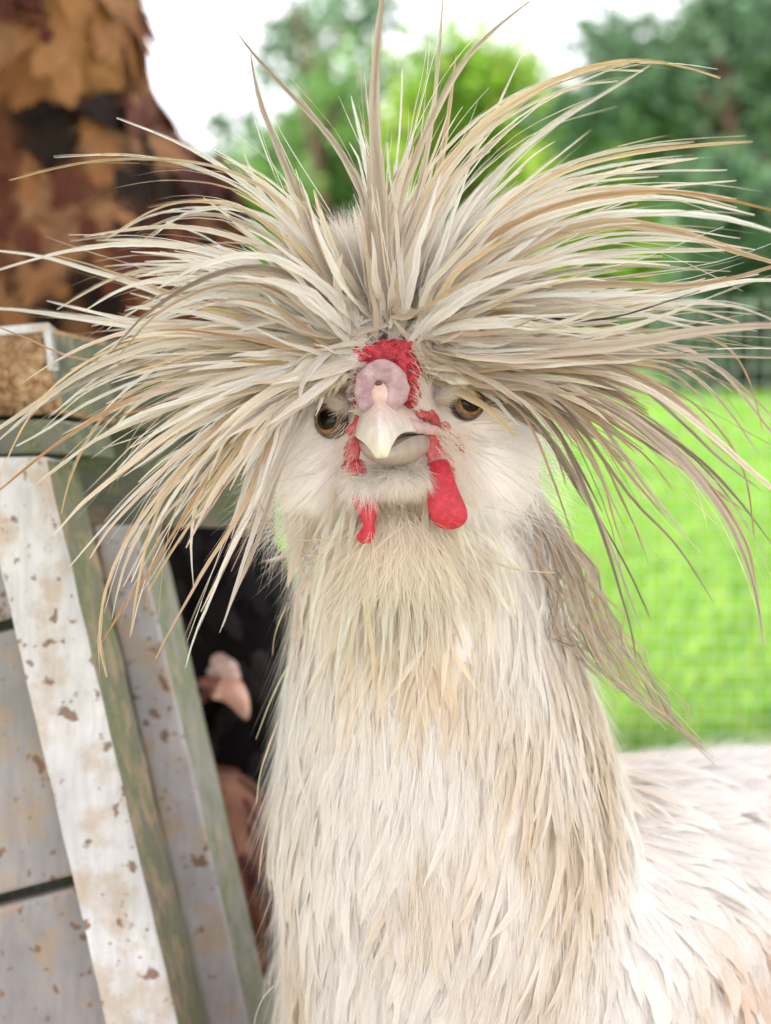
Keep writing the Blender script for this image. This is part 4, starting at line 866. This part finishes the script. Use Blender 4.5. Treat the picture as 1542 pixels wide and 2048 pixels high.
def dress(root, me, laces, mat, n, size, down, px_lim=None, pick=None, name='feather', sp=.34, tilt=(.10, .28), jit=.18, make=round_feather):
    protos = []
    for i, lc in enumerate(laces * 2):
        V, Q, C, U = make(i + 31, lc); o = mesh_np(name, V, Q, mat, None, C, U); protos.append(o.data); bpy.data.objects.remove(o)
    k = len(me.vertices); c_ = np.empty(k * 3); me.vertices.foreach_get('co', c_); c_ = c_.reshape(-1, 3); v_ = np.empty(k * 3); me.vertices.foreach_get('normal', v_); v_ = v_.reshape(-1, 3)
    vis = (v_ * norm(CAM - c_)).sum(1) > -.25; x, y, _ = PX(c_)
    if px_lim: vis &= (x > px_lim[0]) & (x < px_lim[1]) & (y > px_lim[2]) & (y < px_lim[3])
    ids = np.where(vis)[0]; got = []; r2 = (size * sp) ** 2
    for i in rng.permutation(ids):
        if all(((c_[i] - c_[j]) ** 2).sum() > r2 for j in got): got.append(i)
        if len(got) >= n: break
    for i in got:
        nn = Vector(v_[i]); d = Vector(down(c_[i])) + Vector(rng.normal(0, jit, 3)); d = (d - nn * d.dot(nn)).normalized(); d2 = (d + nn * rng.uniform(*tilt)).normalized()
        xx = d2.cross(nn).normalized(); zz = xx.cross(d2); m = Matrix((xx, d2, zz)).transposed().to_4x4()
        w_ = pick(c_[i]) if pick else rng.integers(0, len(protos))
        o = bpy.data.objects.new(name, protos[int(w_) % len(protos)]); COL.objects.link(o); o.parent = root
        sz = size * rng.uniform(.8, 1.2); o.matrix_local = Matrix.Translation(-Vector(root.location)) @ Matrix.Translation(Vector(c_[i]) - d * sz * .3 + nn * .001) @ m @ Matrix.Diagonal((sz, sz, sz, 1))
def legs(root, x, y, ztop):
    bm = bmesh.new()
    for s in (-.03, .03):
        tube(bm, [(x + s, y, ztop), (x + s, y + .01, ztop * .5), (x + s, y, .01)], [.016, .007, .006], 8)
        for a in (-2.2, -1.57, -.95, 1.57): tube(bm, [(x + s, y, .008), (x + s + math.cos(a) * .045, y + math.sin(a) * .045, .003)], [.006, .003], 6)
    set_parent(bm_obj('legs', bm, lg.m), root)
# brown hen, upper left
br_hen = empty('brown_hen', tuple(P(60, 500, 1.12) * np.array([1, 1, 0])))
tag(br_hen, 'large chestnut brown hen out of focus above the coop beam, head cut off', 'hen')
bm = bmesh.new()
lathe_chain(bm, P(100, -150, 1.10), P(110, 200, 1.10), .056, .064); lathe_chain(bm, P(108, 200, 1.10), P(168, 440, 1.12), .062, .086)
lathe_chain(bm, P(315, 460, 1.13), P(60, 560, 1.20), .060, .13); lathe_chain(bm, P(60, 560, 1.20), P(-420, 560, 1.30), .13, .09)
ell(bm, P(100, -280, 1.08), (.047, .06, .05)); ell(bm, P(135, 90, 1.07), (.046, .05, .047)); ell(bm, P(40, 100, 1.07), (.062, .05, .06))
bme = remesh(bm, .004, 8, 'body')
M_BSKIN = MB('brown_down'); nb_ = M_BSKIN.noise(M_BSKIN.coord(), 45, 4); M_BSKIN.l(M_BSKIN.ramp(nb_, [(.35, (.10, .035, .02)), (.65, (.22, .10, .055))]), M_BSKIN.p.inputs['Base Color']); M_BSKIN.p.inputs['Roughness'].default_value = .9; M_BSKIN = M_BSKIN.m
mesh_obj('body', bme, M_BSKIN, br_hen)
OR = (.38, .17, .075); OR2 = (.45, .22, .10); RB = (.20, .075, .04); MR = (.12, .025, .025); BK = (.022, .012, .010); TN = (.42, .24, .16)
OD = (.17, .07, .03)
laces = [(OR, OR), (OR2, OR2), (TN, OR), (RB, MR), (RB, RB), (MR, BK), (BK, BK)]
def pickb(c):
    x, y, _ = PX(c); n_ = mnoise.noise(Vector(c) * 17) + rng.normal(0, .10); n2_ = mnoise.noise(Vector(c) * 30 + Vector((5, 2, 1)))
    if n2_ < -.30 and y > 90: return 6
    if x > 290 and y < 320: return 3
    if y < 290: return 1 if n_ > .18 else 0 if n_ > -.12 else 2 if n_ > -.25 else 3
    if x > 330: return 5 if n_ > -.1 else 4
    if 270 < y < 430 and x > 130: return 6 if n_ < .0 else 3
    if x < 170: return 2 if n_ > -.05 else 0 if n_ > -.2 else 3
    return 0 if n_ > .22 else 4 if n_ > -.1 else 3
dress(br_hen, bme, laces, M_BROWNF, 290, .066, lambda c: -UP + RX * .1, (-250, 640, -150, 720), pickb, sp=.19, tilt=(.0, .05), jit=.65, make=frayed_feather)
legs(br_hen, float(P(60, 500, 1.2)[0]), float(P(60, 500, 1.2)[1]), .35)
# black hen peering out between the posts
bk_hen = empty('black_hen', tuple(P(420, 1500, .76) * np.array([1, 1, 0])))
tag(bk_hen, 'black hen in the dark gap between coop post and white hen, pale beak pointing right', 'hen')
bm = bmesh.new()
ell(bm, P(425, 1170, .76), (.036, .038, .036)); ell(bm, P(482, 1235, .75), (.0285, .03, .045)); ell(bm, P(400, 1370, .742), (.021, .024, .024))
lathe_chain(bm, P(430, 1230, .77), P(450, 1500, .80), .032, .030); lathe_chain(bm, P(380, 1420, .79), P(360, 2100, .86), .034, .06)
ell(bm, P(330, 2150, .92), (.06, .12, .055))
kme = remesh(bm, .003, 6, 'body')
M_KSK = MB('black_down'); M_KSK.p.inputs['Base Color'].default_value = (.004, .0035, .004, 1); M_KSK.p.inputs['Specular IOR Level'].default_value = .1; M_KSK.p.inputs['Roughness'].default_value = .8; M_KSK = M_KSK.m
mesh_obj('body', kme, M_KSK, bk_hen)
K1 = (.018, .014, .017); K2 = (.008, .0065, .008); K3 = (.034, .026, .031)
dress(bk_hen, kme, [(K1, K2), (K2, K2), (K3, K1)], M_DARKF, 260, .020, lambda c: -UP + RX * .25, (200, 720, 950, 2200), tilt=(.0, .1), jit=.3, make=frayed_feather)
M_PBEAK = horn_mat('pale_pink_beak', (.62, .36, .27), (.50, .26, .21), (.66, .46, .38), float(P(495, 1440, .72)[2]), float(P(440, 1330, .72)[2]))
loft('upper_beak', [((442, 1345, .722), (415, 1400, .712), (430, 1370, .735)), ((462, 1345, .718), (435, 1398, .708), (450, 1372, .732)), ((484, 1362, .715), (452, 1405, .708), (470, 1390, .728)),
                    ((497, 1390, .713), (468, 1418, .710), (482, 1408, .722)), ((500, 1418, .713), (482, 1434, .712), (490, 1428, .718)), ((497, 1440, .714), (490, 1441, .714), (494, 1440, .716))], M_PBEAK, bk_hen, power=.8)
bm = bmesh.new()
for x, y, rx, ry, d in [(440, 1325, 20, 20, .722), (452, 1338, 26, 24, .720), (462, 1352, 20, 18, .718), (428, 1345, 18, 16, .724)]: ell(bm, P(x, y, d), (rx / F * .72, .005, ry / F * .72))
mesh_obj('nostril_knob', remesh(bm, .0007, 6, 'nostril_knob'), skin_mat('dull_pink_knob', (.42, .27, .24), (.52, .36, .32), 500, .3, .0005, vor=False), bk_hen)
bm = bmesh.new()
for x, y, rx, ry, d in [(385, 1368, 22, 14, .722), (410, 1368, 22, 14, .720), (395, 1392, 26, 16, .722), (425, 1375, 20, 20, .719), (370, 1398, 16, 22, .724), (375, 1420, 14, 14, .724)]: ell(bm, P(x, y, d), (rx / F * .72, .005, ry / F * .72))
mesh_obj('face_skin', remesh(bm, .0007, 4, 'face_skin'), skin_mat('dusky_red_skin', (.16, .035, .03), (.36, .16, .13), 500, .6, .001, vor=False), bk_hen)
bm = bmesh.new(); ell(bm, P(400, 1379, .713), (.0024, .0015, .0018), sub=2)
em = MB('dark_eye'); em.p.inputs['Base Color'].default_value = (.004, .003, .003, 1); em.p.inputs['Roughness'].default_value = .08
set_parent(bm_obj('eye', bm, em.m), bk_hen); legs(bk_hen, float(P(330, 2150, .92)[0]), float(P(330, 2150, .92)[1]), .16)
# second brown hen low inside
b2 = empty('brown_hen', tuple(P(440, 1750, .70) * np.array([1, 1, 0])))
tag(b2, 'shadowed reddish brown hen low behind the second post, below the black hen', 'hen')
bm = bmesh.new(); ell(bm, P(440, 1735, .73), (.030, .05, .046)); ell(bm, P(380, 1850, .76), (.04, .07, .05))
b2me = remesh(bm, .003, 6, 'body'); mesh_obj('body', b2me, M_BSKIN, b2)
dress(b2, b2me, [(RB, RB), (RB, MR), (MR, BK), (BK, BK)], M_BROWNF, 120, .020, lambda c: -UP, (250, 700, 1450, 2100), lambda c: random.choices(range(4), [55, 25, 12, 8])[0], tilt=(.0, .1), jit=.3, make=frayed_feather)
legs(b2, float(P(400, 1850, .76)[0]), float(P(400, 1850, .76)[1]), .17)
